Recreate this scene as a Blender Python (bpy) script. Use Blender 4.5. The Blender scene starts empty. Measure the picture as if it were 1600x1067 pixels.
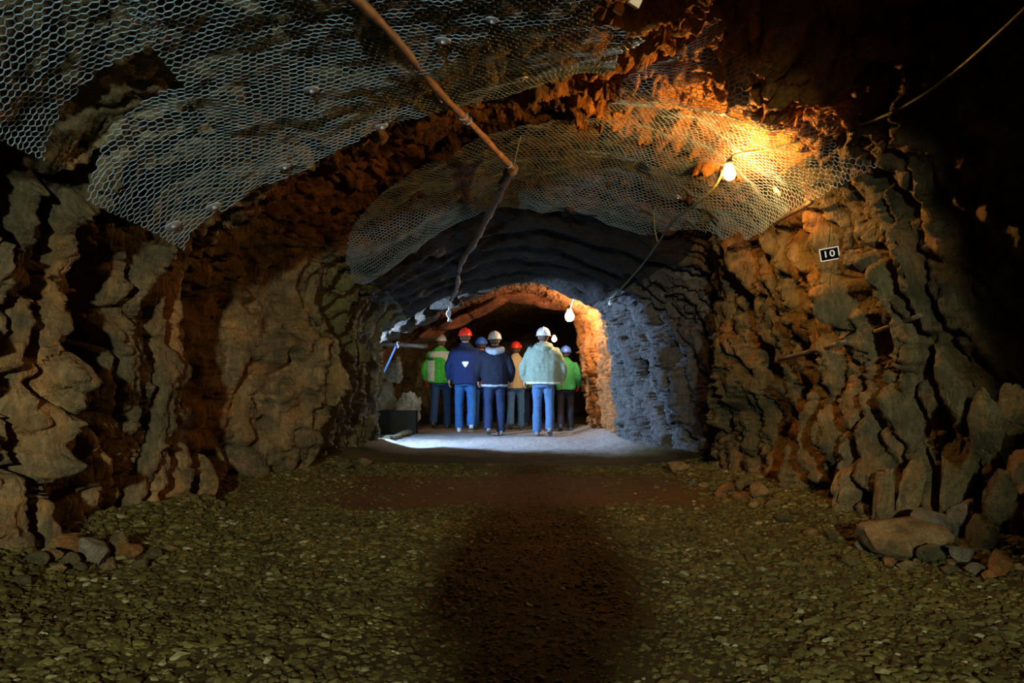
import bpy, bmesh, math, random
import numpy as np
from mathutils import Vector, Matrix

# ------------------------------------------------------------------ camera, world, light, exposure
SC = bpy.context.scene
COL = SC.collection
F, CX, HY, EYE = 1300.0, 800.0, 600.0, 0.84      # focal length in pixels, centre column, horizon row, eye height

cam_data = bpy.data.cameras.new('camera')
cam_data.sensor_fit = 'HORIZONTAL'
cam_data.sensor_width = 36.0
cam_data.lens = 36.0 * F / 1600.0
cam_data.shift_y = (HY - 533.5) / 1600.0
cam_data.clip_start = 0.02
cam = bpy.data.objects.new('camera', cam_data)
cam.location = (0, 0, EYE)
cam.rotation_euler = (math.radians(90), 0, 0)
COL.objects.link(cam)
SC.camera = cam

world = bpy.data.worlds.new('underground')
SC.world = world
world.use_nodes = True
world.node_tree.nodes['Background'].inputs[0].default_value = (0.02, 0.03, 0.04, 1)
world.node_tree.nodes['Background'].inputs[1].default_value = 0.05

SC.view_settings.view_transform = 'Standard'
SC.view_settings.look = 'None'
SC.view_settings.exposure = 0.0
SC.view_settings.gamma = 1.0
SC.view_settings.use_curve_mapping = False

# lamp strengths (used by the lamp builders further down)
NEAR_BULB = dict(strength=1450.0, colour=(1.0, 0.43, 0.10))
FAR_BULB = dict(strength=420.0, colour=(1.0, 0.66, 0.36))
DEEP_BULB = dict(strength=120.0, colour=(1.0, 0.62, 0.25))
NICHE_LAMP = dict(power=2000.0, colour=(0.42, 0.62, 1.0))
REAR_LAMP = dict(power=3300.0, colour=(1.0, 0.99, 0.80))

# ------------------------------------------------------------------ small helpers
def at(px, py, d):
    return np.array([(px - CX) * d / F, d, EYE + (HY - py) * d / F])

def link(o, parent=None):
    COL.objects.link(o)
    if parent is not None:
        o.parent = parent
    return o

def mesh_obj(name, verts, faces, mat, parent=None, smooth=False):
    me = bpy.data.meshes.new(name)
    me.from_pydata([tuple(map(float, v)) for v in verts] if not isinstance(verts, list) else verts, [], faces)
    if smooth:
        me.polygons.foreach_set('use_smooth', [True] * len(me.polygons))
    if mat: me.materials.append(mat)
    me.update()
    return link(bpy.data.objects.new(name, me), parent)

def np_mesh(name, V, Fc, mat, smooth=True):
    """fast mesh from numpy arrays; Fc is (n,3) or (n,4)"""
    me = bpy.data.meshes.new(name)
    n, k = Fc.shape
    me.vertices.add(len(V)); me.vertices.foreach_set('co', np.ascontiguousarray(V, dtype=np.float32).ravel())
    me.loops.add(n * k); me.loops.foreach_set('vertex_index', np.ascontiguousarray(Fc, dtype=np.int32).ravel())
    me.polygons.add(n)
    me.polygons.foreach_set('loop_start', np.arange(0, n * k, k, dtype=np.int32))
    me.polygons.foreach_set('loop_total', np.full(n, k, dtype=np.int32))
    me.polygons.foreach_set('use_smooth', np.full(n, smooth, dtype=bool))
    me.update(calc_edges=True)
    me.validate()
    if mat: me.materials.append(mat)
    return me

def tag(o, label=None, cat=None, group=None, kind=None):
    if label: o['label'] = label
    if cat: o['category'] = cat
    if group: o['group'] = group
    if kind: o['kind'] = kind
    return o

def empty(name, loc=(0, 0, 0), rz=0.0, parent=None):
    o = bpy.data.objects.new(name, None)
    o.empty_display_size = 0.1
    o.location = loc
    o.rotation_euler = (0, 0, rz)
    return link(o, parent)

# ------------------------------------------------------------------ numpy noise
def _hash(ix, iy, iz, seed):
    h = (ix.astype(np.int64) * 374761393 + iy.astype(np.int64) * 668265263 + iz.astype(np.int64) * 1274126177 + seed * 974711) & 0xffffffff
    h = ((h ^ (h >> 13)) * 1103515245) & 0xffffffff
    h = ((h ^ (h >> 16)) * 2654435761) & 0xffffffff
    return h ^ (h >> 15)

_G = np.array([[1,1,0],[-1,1,0],[1,-1,0],[-1,-1,0],[1,0,1],[-1,0,1],[1,0,-1],[-1,0,-1],[0,1,1],[0,-1,1],[0,1,-1],[0,-1,-1]], dtype=np.float64)

def perlin(p, seed=0):
    i = np.floor(p).astype(np.int64); f = p - i
    w = f * f * f * (f * (f * 6 - 15) + 10)
    out = np.zeros(len(p))
    for a in (0, 1):
        for b in (0, 1):
            for c in (0, 1):
                g = _G[_hash(i[:, 0] + a, i[:, 1] + b, i[:, 2] + c, seed) % 12]
                dd = (f[:, 0] - a) * g[:, 0] + (f[:, 1] - b) * g[:, 1] + (f[:, 2] - c) * g[:, 2]
                ww = (w[:, 0] if a else 1 - w[:, 0]) * (w[:, 1] if b else 1 - w[:, 1]) * (w[:, 2] if c else 1 - w[:, 2])
                out += dd * ww
    return out

def fbm(p, octv=4, seed=0, gain=0.5):
    s = np.zeros(len(p)); a = 1.0; q = p.copy()
    for k in range(octv):
        s += a * perlin(q, seed + k * 17)
        q = q * 2.03 + 11.7; a *= gain
    return s

def chunk(p, seed=0):
    """cellular rock: (crack distance F2-F1, per-cell random 0..1, tilted facet value)"""
    i = np.floor(p).astype(np.int64)
    n = len(p)
    f1 = np.full(n, 9.0); f2 = np.full(n, 9.0); rid = np.zeros(n); tilt = np.zeros(n)
    for a in (-1, 0, 1):
        for b in (-1, 0, 1):
            for c in (-1, 0, 1):
                jx, jy, jz = i[:, 0] + a, i[:, 1] + b, i[:, 2] + c
                h = _hash(jx, jy, jz, seed)
                ox = (h & 1023) / 1023.0; oy = ((h >> 10) & 1023) / 1023.0; oz = ((h >> 20) & 1023) / 1023.0
                dx = jx + ox - p[:, 0]; dy = jy + oy - p[:, 1]; dz = jz + oz - p[:, 2]
                r = np.sqrt(dx * dx + dy * dy + dz * dz)
                nearer = r < f1
                f2 = np.where(nearer, f1, np.minimum(f2, r))
                rid = np.where(nearer, (h % 997) / 997.0, rid)
                tl = dx * (ox * 2 - 1) + dy * (oy * 2 - 1) + dz * (oz * 2 - 1)
                tilt = np.where(nearer, tl, tilt)
                f1 = np.where(nearer, r, f1)
    return f2 - f1, rid, tilt

def sstep(a, b, x):
    t = np.clip((x - a) / (b - a), 0, 1)
    return t * t * (3 - 2 * t)

def pchip(xk, yk, x):
    """monotone cubic through (xk, yk[:, m]) evaluated at x"""
    h = np.diff(xk)[:, None]; dl = np.diff(yk, axis=0) / h
    m = np.zeros_like(yk)
    prod = dl[:-1] * dl[1:]
    w1 = 2 * h[1:] + h[:-1]; w2 = h[1:] + 2 * h[:-1]
    with np.errstate(divide='ignore', invalid='ignore'):
        hm = (w1 + w2) / (w1 / dl[:-1] + w2 / dl[1:])
    m[1:-1] = np.where(prod > 0, hm, 0.0)
    m[0] = dl[0]; m[-1] = dl[-1]
    k = np.clip(np.searchsorted(xk, x, side='right') - 1, 0, len(xk) - 2)
    t = ((x - xk[k]) / np.diff(xk)[k])[:, None]
    hh = np.diff(xk)[k][:, None]
    return ((2*t**3 - 3*t**2 + 1) * yk[k] + (t**3 - 2*t**2 + t) * hh * m[k]
            + (-2*t**3 + 3*t**2) * yk[k+1] + (t**3 - t**2) * hh * m[k+1])

def resample(pts, n):
    """catmull-rom through control points"""
    P = np.array(pts, dtype=float)
    P = np.vstack([2 * P[0] - P[1], P, 2 * P[-1] - P[-2]])
    m = len(P) - 3
    t = np.linspace(0, m, n); k = np.minimum(t.astype(int), m - 1); u = (t - k)[:, None]
    a, b, c, d = P[k], P[k+1], P[k+2], P[k+3]
    return 0.5 * ((2*b) + (c - a)*u + (2*a - 5*b + 4*c - d)*u**2 + (3*b - a - 3*c + d)*u**3)

def tube_geo(path, radii, sides=8, cap=True, base=0, flat=1.0):
    """verts, faces of a tube along path (n,3) with radii (n)"""
    path = np.asarray(path, dtype=float); n = len(path)
    radii = np.full(n, radii) if np.isscalar(radii) else np.asarray(radii, dtype=float)
    tan = np.gradient(path, axis=0); tan /= np.linalg.norm(tan, axis=1)[:, None] + 1e-9
    ref = np.array([0, 0, 1.0]) if abs(tan[0][2]) < 0.9 else np.array([0, 1.0, 0])
    V = []
    u = np.cross(tan[0], ref); u /= np.linalg.norm(u)
    for k in range(n):
        u = u - tan[k] * np.dot(u, tan[k]); u /= np.linalg.norm(u) + 1e-9
        v = np.cross(tan[k], u)
        for s in range(sides):
            a = 2 * math.pi * s / sides
            V.append(path[k] + radii[k] * (math.cos(a) * u + flat * math.sin(a) * v))
    Fc = []
    for k in range(n - 1):
        for s in range(sides):
            s2 = (s + 1) % sides
            Fc.append((base + k*sides + s, base + k*sides + s2, base + (k+1)*sides + s2, base + (k+1)*sides + s))
    if cap:
        Fc.append(tuple(base + s for s in reversed(range(sides))))
        Fc.append(tuple(base + (n-1)*sides + s for s in range(sides)))
    return [tuple(v) for v in V], Fc

class MB:
    """collects shells into one mesh object"""
    def __init__(self): self.v = []; self.f = []
    def tube(self, path, radii, sides=8, cap=True, flat=1.0):
        v, f = tube_geo(path, radii, sides, cap, len(self.v), flat); self.v += v; self.f += f; return self
    def box(self, c, s, rot=None):
        b = len(self.v); R = rot if rot is not None else Matrix.Identity(3)
        for x in (-1, 1):
            for y in (-1, 1):
                for z in (-1, 1):
                    p = R @ Vector((x*s[0]/2, y*s[1]/2, z*s[2]/2)); self.v.append((c[0]+p.x, c[1]+p.y, c[2]+p.z))
        for q in ((0,1,3,2),(4,6,7,5),(0,4,5,1),(2,3,7,6),(0,2,6,4),(1,5,7,3)): self.f.append(tuple(b+i for i in q))
        return self
    def rings(self, rings, cap=True):
        """rings: list of (m,3) arrays with the same m, lofted"""
        b = len(self.v); m = len(rings[0])
        for r in rings: self.v += [tuple(map(float, p)) for p in r]
        for k in range(len(rings) - 1):
            for s in range(m):
                t = (s + 1) % m
                self.f.append((b+k*m+s, b+k*m+t, b+(k+1)*m+t, b+(k+1)*m+s))
        if cap:
            self.f.append(tuple(b+s for s in reversed(range(m)))); self.f.append(tuple(b+(len(rings)-1)*m+s for s in range(m)))
        return self
    def ball(self, c, r, n=12, m=8):
        r = (r, r, r) if np.isscalar(r) else r
        R = []
        for j in range(1, m):
            t = math.pi * j / m
            R.append([(c[0]+r[0]*math.sin(t)*math.cos(2*math.pi*i/n), c[1]+r[1]*math.sin(t)*math.sin(2*math.pi*i/n), c[2]-r[2]*math.cos(t)) for i in range(n)])
        b = len(self.v); self.rings(R, cap=False)
        self.v += [(c[0], c[1], c[2]-r[2]), (c[0], c[1], c[2]+r[2])]
        lo, hi = len(self.v)-2, len(self.v)-1
        for i in range(n):
            j = (i+1) % n
            self.f.append((lo, b+j, b+i)); self.f.append((hi, b+(m-2)*n+i, b+(m-2)*n+j))
        return self
    def build(self, name, mat, parent=None, smooth=True):
        me = bpy.data.meshes.new(name); me.from_pydata(self.v, [], self.f)
        if smooth: me.polygons.foreach_set('use_smooth', [True]*len(me.polygons))
        me.materials.append(mat); me.update()
        return link(bpy.data.objects.new(name, me), parent)

# ------------------------------------------------------------------ materials
def new_mat(name):
    m = bpy.data.materials.new(name); m.use_nodes = True
    nt = m.node_tree; nt.nodes.clear()
    out = nt.nodes.new('ShaderNodeOutputMaterial'); b = nt.nodes.new('ShaderNodeBsdfPrincipled')
    nt.links.new(b.outputs[0], out.inputs[0])
    return m, nt, b

def node(nt, typ, ins=None, **kw):
    n = nt.nodes.new(typ)
    for k, v in kw.items(): setattr(n, k, v)
    for k, v in (ins or {}).items():
        if hasattr(v, 'is_output') or isinstance(v, bpy.types.NodeSocket): nt.links.new(v, n.inputs[k])
        else: n.inputs[k].default_value = v
    return n

def ramp(nt, fac, stops, interp='LINEAR'):
    r = nt.nodes.new('ShaderNodeValToRGB'); r.color_ramp.interpolation = interp
    e = r.color_ramp.elements
    while len(e) < len(stops): e.new(0.5)
    for k, (p, c) in enumerate(stops):
        e[k].position = p; e[k].color = (c[0], c[1], c[2], 1) if not np.isscalar(c) else (c, c, c, 1)
    nt.links.new(fac, r.inputs[0]); return r.outputs[0]

def mixc(nt, fac, a, b, mode='MIX'):
    n = nt.nodes.new('ShaderNodeMix'); n.data_type = 'RGBA'; n.blend_type = mode
    for sock, v in ((n.inputs[0], fac), (n.inputs[6], a), (n.inputs[7], b)):
        if isinstance(v, bpy.types.NodeSocket): nt.links.new(v, sock)
        elif np.isscalar(v): sock.default_value = v
        else: sock.default_value = (v[0], v[1], v[2], 1)
    return n.outputs[2]

def maprange(nt, v, a, b, c=0.0, d=1.0):
    n = node(nt, 'ShaderNodeMapRange', {0: v, 1: a, 2: b, 3: c, 4: d}); return n.outputs[0]

def math2(nt, op, a, b):
    n = nt.nodes.new('ShaderNodeMath'); n.operation = op
    for k, v in ((0, a), (1, b)):
        if isinstance(v, bpy.types.NodeSocket): nt.links.new(v, n.inputs[k])
        else: n.inputs[k].default_value = v
    return n.outputs[0]

def plain(name, col, rough=0.6, metal=0.0, vary=0.25, scale=30.0, bump=0.0, spec=0.5):
    m, nt, b = new_mat(name)
    tc = nt.nodes.new('ShaderNodeTexCoord')
    nz = node(nt, 'ShaderNodeTexNoise', {'Vector': tc.outputs['Object'], 'Scale': scale, 'Detail': 4.0})
    c0 = tuple(c * (1 - vary) for c in col); c1 = tuple(min(1, c * (1 + vary)) for c in col)
    nt.links.new(ramp(nt, nz.outputs[0], [(0.3, c0), (0.7, c1)]), b.inputs['Base Color'])
    b.inputs['Roughness'].default_value = rough; b.inputs['Metallic'].default_value = metal
    b.inputs['Specular IOR Level'].default_value = spec
    if bump:
        bp = node(nt, 'ShaderNodeBump', {'Height': nz.outputs[0], 'Strength': bump, 'Distance': 0.01})
        nt.links.new(bp.outputs[0], b.inputs['Normal'])
    return m

def rock_mat(name, cols, zones=(), stretch=(1, 1, 0.45), rough=0.62, spec=0.3, bump=1.0, patch=0.9):
    """cols: dark, mid, light, rust.  zones: (y0, y1, xlim, colour, amount) bands of another rock colour"""
    m, nt, b = new_mat(name)
    geo = nt.nodes.new('ShaderNodeNewGeometry')
    pos = geo.outputs['Position']
    mp = node(nt, 'ShaderNodeMapping', {'Vector': pos, 'Scale': stretch})
    n1 = node(nt, 'ShaderNodeTexNoise', {'Vector': pos, 'Scale': patch * 1.3, 'Detail': 5.0, 'Roughness': 0.6})
    n2 = node(nt, 'ShaderNodeTexNoise', {'Vector': mp.outputs[0], 'Scale': 7.0, 'Detail': 7.0, 'Roughness': 0.68})
    n3 = node(nt, 'ShaderNodeTexNoise', {'Vector': mp.outputs[0], 'Scale': 38.0, 'Detail': 5.0, 'Roughness': 0.75})
    wv = mixc(nt, 0.12, pos, node(nt, 'ShaderNodeTexNoise', {'Vector': pos, 'Scale': 3.0, 'Detail': 3.0}).outputs[1], 'ADD')
    mp2 = node(nt, 'ShaderNodeMapping', {'Vector': wv, 'Scale': stretch})
    vo = node(nt, 'ShaderNodeTexVoronoi', {'Vector': mp2.outputs[0], 'Scale': 7.5}, feature='DISTANCE_TO_EDGE')
    crack = ramp(nt, vo.outputs['Distance'], [(0.0, 0.0), (0.07, 1.0)])
    n4 = node(nt, 'ShaderNodeTexNoise', {'Vector': pos, 'Scale': patch * 2.7, 'Detail': 6.0, 'Roughness': 0.65, 'Distortion': 0.6})
    base = ramp(nt, n2.outputs[0], [(0.25, cols[0]), (0.5, cols[1]), (0.75, cols[2])])
    rust = ramp(nt, n4.outputs[0], [(0.50, 0.0), (0.66, 1.0)])
    c = mixc(nt, rust, base, mixc(nt, 0.45, cols[3], base))
    patchy = ramp(nt, n1.outputs[0], [(0.34, (0.42, 0.48, 0.42)), (0.62, (1.25, 1.15, 1.02))])
    c = mixc(nt, 1.0, c, patchy, 'MULTIPLY')
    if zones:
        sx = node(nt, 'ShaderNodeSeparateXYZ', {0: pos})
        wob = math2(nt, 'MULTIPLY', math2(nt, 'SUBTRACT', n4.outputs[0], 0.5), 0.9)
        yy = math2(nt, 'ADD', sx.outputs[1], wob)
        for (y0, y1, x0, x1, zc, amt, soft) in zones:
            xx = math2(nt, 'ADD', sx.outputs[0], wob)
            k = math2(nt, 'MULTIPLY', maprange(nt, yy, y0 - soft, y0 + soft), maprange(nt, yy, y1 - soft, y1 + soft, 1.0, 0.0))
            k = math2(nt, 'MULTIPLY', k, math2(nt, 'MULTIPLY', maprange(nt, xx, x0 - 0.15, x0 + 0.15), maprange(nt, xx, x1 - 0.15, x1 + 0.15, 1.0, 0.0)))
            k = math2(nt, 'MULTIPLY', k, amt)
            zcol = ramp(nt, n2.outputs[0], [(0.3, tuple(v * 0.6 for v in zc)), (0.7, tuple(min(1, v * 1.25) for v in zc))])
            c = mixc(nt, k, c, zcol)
    speck = ramp(nt, n3.outputs[0], [(0.35, 0.62), (0.7, 1.30)])
    c = mixc(nt, 1.0, c, speck, 'MULTIPLY')
    nt.links.new(c, b.inputs['Base Color'])
    b.inputs['Roughness'].default_value = rough
    b.inputs['Specular IOR Level'].default_value = spec
    hgt = math2(nt, 'ADD', math2(nt, 'MULTIPLY', n2.outputs[0], 1.0), math2(nt, 'ADD', math2(nt, 'MULTIPLY', n3.outputs[0], 0.42), math2(nt, 'MULTIPLY', crack, 0.12)))
    bp = node(nt, 'ShaderNodeBump', {'Height': hgt, 'Strength': bump, 'Distance': 0.045})
    nt.links.new(bp.outputs[0], b.inputs['Normal'])
    return m

def island_mat(name, stops, rough=0.75, bump=0.3, spec=0.3):
    m, nt, b = new_mat(name)
    geo = nt.nodes.new('ShaderNodeNewGeometry')
    inf = nt.nodes.new('ShaderNodeObjectInfo')
    rnd = math2(nt, 'FRACT', math2(nt, 'ADD', geo.outputs['Random Per Island'], inf.outputs['Random']), 0)
    nz = node(nt, 'ShaderNodeTexNoise', {'Vector': geo.outputs['Position'], 'Scale': 60.0, 'Detail': 3.0})
    nl = node(nt, 'ShaderNodeTexNoise', {'Vector': geo.outputs['Position'], 'Scale': 1.4, 'Detail': 4.0})
    c = ramp(nt, rnd, stops)
    c = mixc(nt, 1.0, c, ramp(nt, nz.outputs[0], [(0.3, 0.75), (0.7, 1.2)]), 'MULTIPLY')
    c = mixc(nt, 1.0, c, ramp(nt, nl.outputs[0], [(0.35, (0.75, 0.75, 0.7)), (0.65, (1.15, 1.1, 1.0))]), 'MULTIPLY')
    nt.links.new(c, b.inputs['Base Color'])
    b.inputs['Roughness'].default_value = rough; b.inputs['Specular IOR Level'].default_value = spec
    bp = node(nt, 'ShaderNodeBump', {'Height': nz.outputs[0], 'Strength': bump, 'Distance': 0.01})
    nt.links.new(bp.outputs[0], b.inputs['Normal'])
    return m

def glow_mat(name, colour, strength):
    m = bpy.data.materials.new(name); m.use_nodes = True
    nt = m.node_tree; nt.nodes.clear()
    out = nt.nodes.new('ShaderNodeOutputMaterial'); e = nt.nodes.new('ShaderNodeEmission')
    e.inputs[0].default_value = (*colour, 1); e.inputs[1].default_value = strength
    nt.links.new(e.outputs[0], out.inputs[0]); return m

M = {}
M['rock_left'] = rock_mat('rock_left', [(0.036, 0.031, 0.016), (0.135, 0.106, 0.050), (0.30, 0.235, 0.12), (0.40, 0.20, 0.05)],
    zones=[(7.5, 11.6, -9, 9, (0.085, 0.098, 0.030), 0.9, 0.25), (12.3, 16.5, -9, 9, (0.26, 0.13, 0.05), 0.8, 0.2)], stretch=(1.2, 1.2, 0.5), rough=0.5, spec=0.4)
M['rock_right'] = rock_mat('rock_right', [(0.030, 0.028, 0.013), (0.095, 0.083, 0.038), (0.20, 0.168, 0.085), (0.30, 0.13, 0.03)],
    zones=[(8.2, 12.3, -9, 9, (0.085, 0.088, 0.085), 0.9, 0.25), (12.6, 15.6, -9, 9, (0.46, 0.18, 0.05), 0.85, 0.2)], stretch=(1.2, 1.2, 0.4), spec=0.25)  # far orange zone puts the far bulb's glow into the wall colour
M['rock_roof'] = rock_mat('rock_roof', [(0.035, 0.024, 0.012), (0.115, 0.072, 0.033), (0.22, 0.14, 0.065), (0.30, 0.14, 0.04)],  # near tan and bulb-side rust zones are lightened to carry lamp light
    zones=[(2.0, 5.1, -9, 0.3, (0.25, 0.225, 0.125), 0.85, 0.15), (3.0, 6.4, 0.45, 1.9, (0.56, 0.27, 0.06), 0.75, 0.2), (7.7, 11.6, -9, 9, (0.020, 0.023, 0.022), 0.95, 0.10), (11.75, 13.4, -9, -0.1, (0.20, 0.16, 0.10), 0.9, 0.12), (13.4, 16.2, -9, 9, (0.26, 0.10, 0.04), 0.85, 0.2)], stretch=(1, 1, 1), spec=0.12)  # arch zone darkened: shade behind the roof lip put into the slate colour
M['rock_dark'] = rock_mat('rock_dark', [(0.03, 0.025, 0.018), (0.08, 0.06, 0.035), (0.16, 0.11, 0.06), (0.2, 0.1, 0.04)])
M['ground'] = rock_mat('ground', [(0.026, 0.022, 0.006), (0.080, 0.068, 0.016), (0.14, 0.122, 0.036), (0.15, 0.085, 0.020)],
    zones=[(5.75, 7.75, -9, 9, (0.17, 0.085, 0.020), 0.75, 0.15), (10.3, 17.5, -9, 9, (0.46, 0.45, 0.42), 0.9, 0.6)], stretch=(3, 3, 3), rough=0.85, spec=0.2, bump=1.0, patch=0.7)  # rust soil band and pale far floor carry painted bulb and niche-lamp light
M['gravel'] = island_mat('gravel', [(0.0, (0.038, 0.033, 0.006)), (0.4, (0.062, 0.055, 0.010)), (0.75, (0.082, 0.073, 0.014)), (0.95, (0.115, 0.105, 0.03)), (1.0, (0.25, 0.25, 0.15))])
M['boulder_tan'] = rock_mat('boulder_tan', [(0.10, 0.075, 0.035), (0.27, 0.20, 0.09), (0.42, 0.33, 0.17), (0.46, 0.24, 0.07)], stretch=(3, 3, 3), patch=3.0)
M['boulder_grey'] = rock_mat('boulder_grey', [(0.10, 0.10, 0.075), (0.22, 0.215, 0.16), (0.36, 0.35, 0.27), (0.28, 0.22, 0.12)], stretch=(3, 3, 3), patch=3.0)
M['boulder_rust'] = rock_mat('boulder_rust', [(0.14, 0.07, 0.025), (0.33, 0.17, 0.055), (0.46, 0.28, 0.11), (0.5, 0.22, 0.05)], stretch=(3, 3, 3), patch=3.0)
M['boulder_olive'] = rock_mat('boulder_olive', [(0.05, 0.05, 0.022), (0.13, 0.125, 0.055), (0.22, 0.20, 0.10), (0.2, 0.14, 0.05)], stretch=(3, 3, 3), patch=3.0)
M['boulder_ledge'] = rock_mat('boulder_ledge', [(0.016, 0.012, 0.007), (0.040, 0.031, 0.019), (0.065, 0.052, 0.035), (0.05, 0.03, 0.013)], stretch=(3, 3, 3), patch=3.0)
M['boulder_red'] = rock_mat('boulder_red', [(0.12, 0.045, 0.02), (0.28, 0.10, 0.045), (0.40, 0.17, 0.08), (0.4, 0.14, 0.05)], stretch=(3, 3, 3), patch=3.0)
M['boulder_pale'] = rock_mat('boulder_pale', [(0.42, 0.42, 0.38), (0.66, 0.67, 0.63), (0.82, 0.82, 0.78), (0.55, 0.45, 0.3)], stretch=(3, 3, 3), patch=3.0)
M['wire'] = plain('wire', (0.25, 0.40, 0.50), 0.45, 0.25, 0.2, 8.0)
M['plate'] = plain('plate', (0.34, 0.42, 0.50), 0.5, 0.4, 0.2, 20.0)
M['pole'] = plain('pole', (0.26, 0.15, 0.075), 0.65, 0.0, 0.45, 14.0, 0.5)
M['cable'] = plain('cable', (0.10, 0.085, 0.07), 0.6, 0.0, 0.4, 20.0)
M['cord'] = plain('cord', (0.14, 0.17, 0.07), 0.5, 0.0, 0.3, 20.0)
M['cord_pale'] = plain('cord_pale', (0.42, 0.50, 0.55), 0.5, 0.0, 0.3, 20.0)
M['frayed'] = plain('frayed', (0.50, 0.62, 0.78), 0.6, 0.0, 0.3, 20.0)
M['socket'] = plain('socket', (0.05, 0.06, 0.05), 0.4)
M['socket_red'] = plain('socket_red', (0.40, 0.05, 0.03), 0.4)
M['bulb_off'] = plain('bulb_off', (0.62, 0.66, 0.72), 0.2)
M['near_glow'] = glow_mat('near_glow', NEAR_BULB['colour'], NEAR_BULB['strength'])
M['far_glow'] = glow_mat('far_glow', FAR_BULB['colour'], FAR_BULB['strength'])
M['deep_glow'] = glow_mat('deep_glow', DEEP_BULB['colour'], DEEP_BULB['strength'])
M['sign_black'] = plain('sign_black', (0.004, 0.004, 0.005), 0.95, 0, 0.1, spec=0.02)
M['sign_white'] = plain('sign_white', (0.78, 0.78, 0.74), 0.5, 0, 0.05)
M['iron'] = plain('iron', (0.12, 0.10, 0.07), 0.6, 0.3, 0.4, 12.0, 0.4)
M['timber'] = plain('timber', (0.045, 0.028, 0.016), 0.7, 0, 0.4, 10.0, 0.5)
M['dark_metal'] = plain('dark_metal', (0.007, 0.007, 0.005), 0.9, 0.0, 0.4, 6.0)
M['strap_blue'] = plain('strap_blue', (0.07, 0.16, 0.42), 0.6)
M['wedge'] = plain('wedge', (0.62, 0.50, 0.33), 0.7, 0, 0.2, 20)
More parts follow.
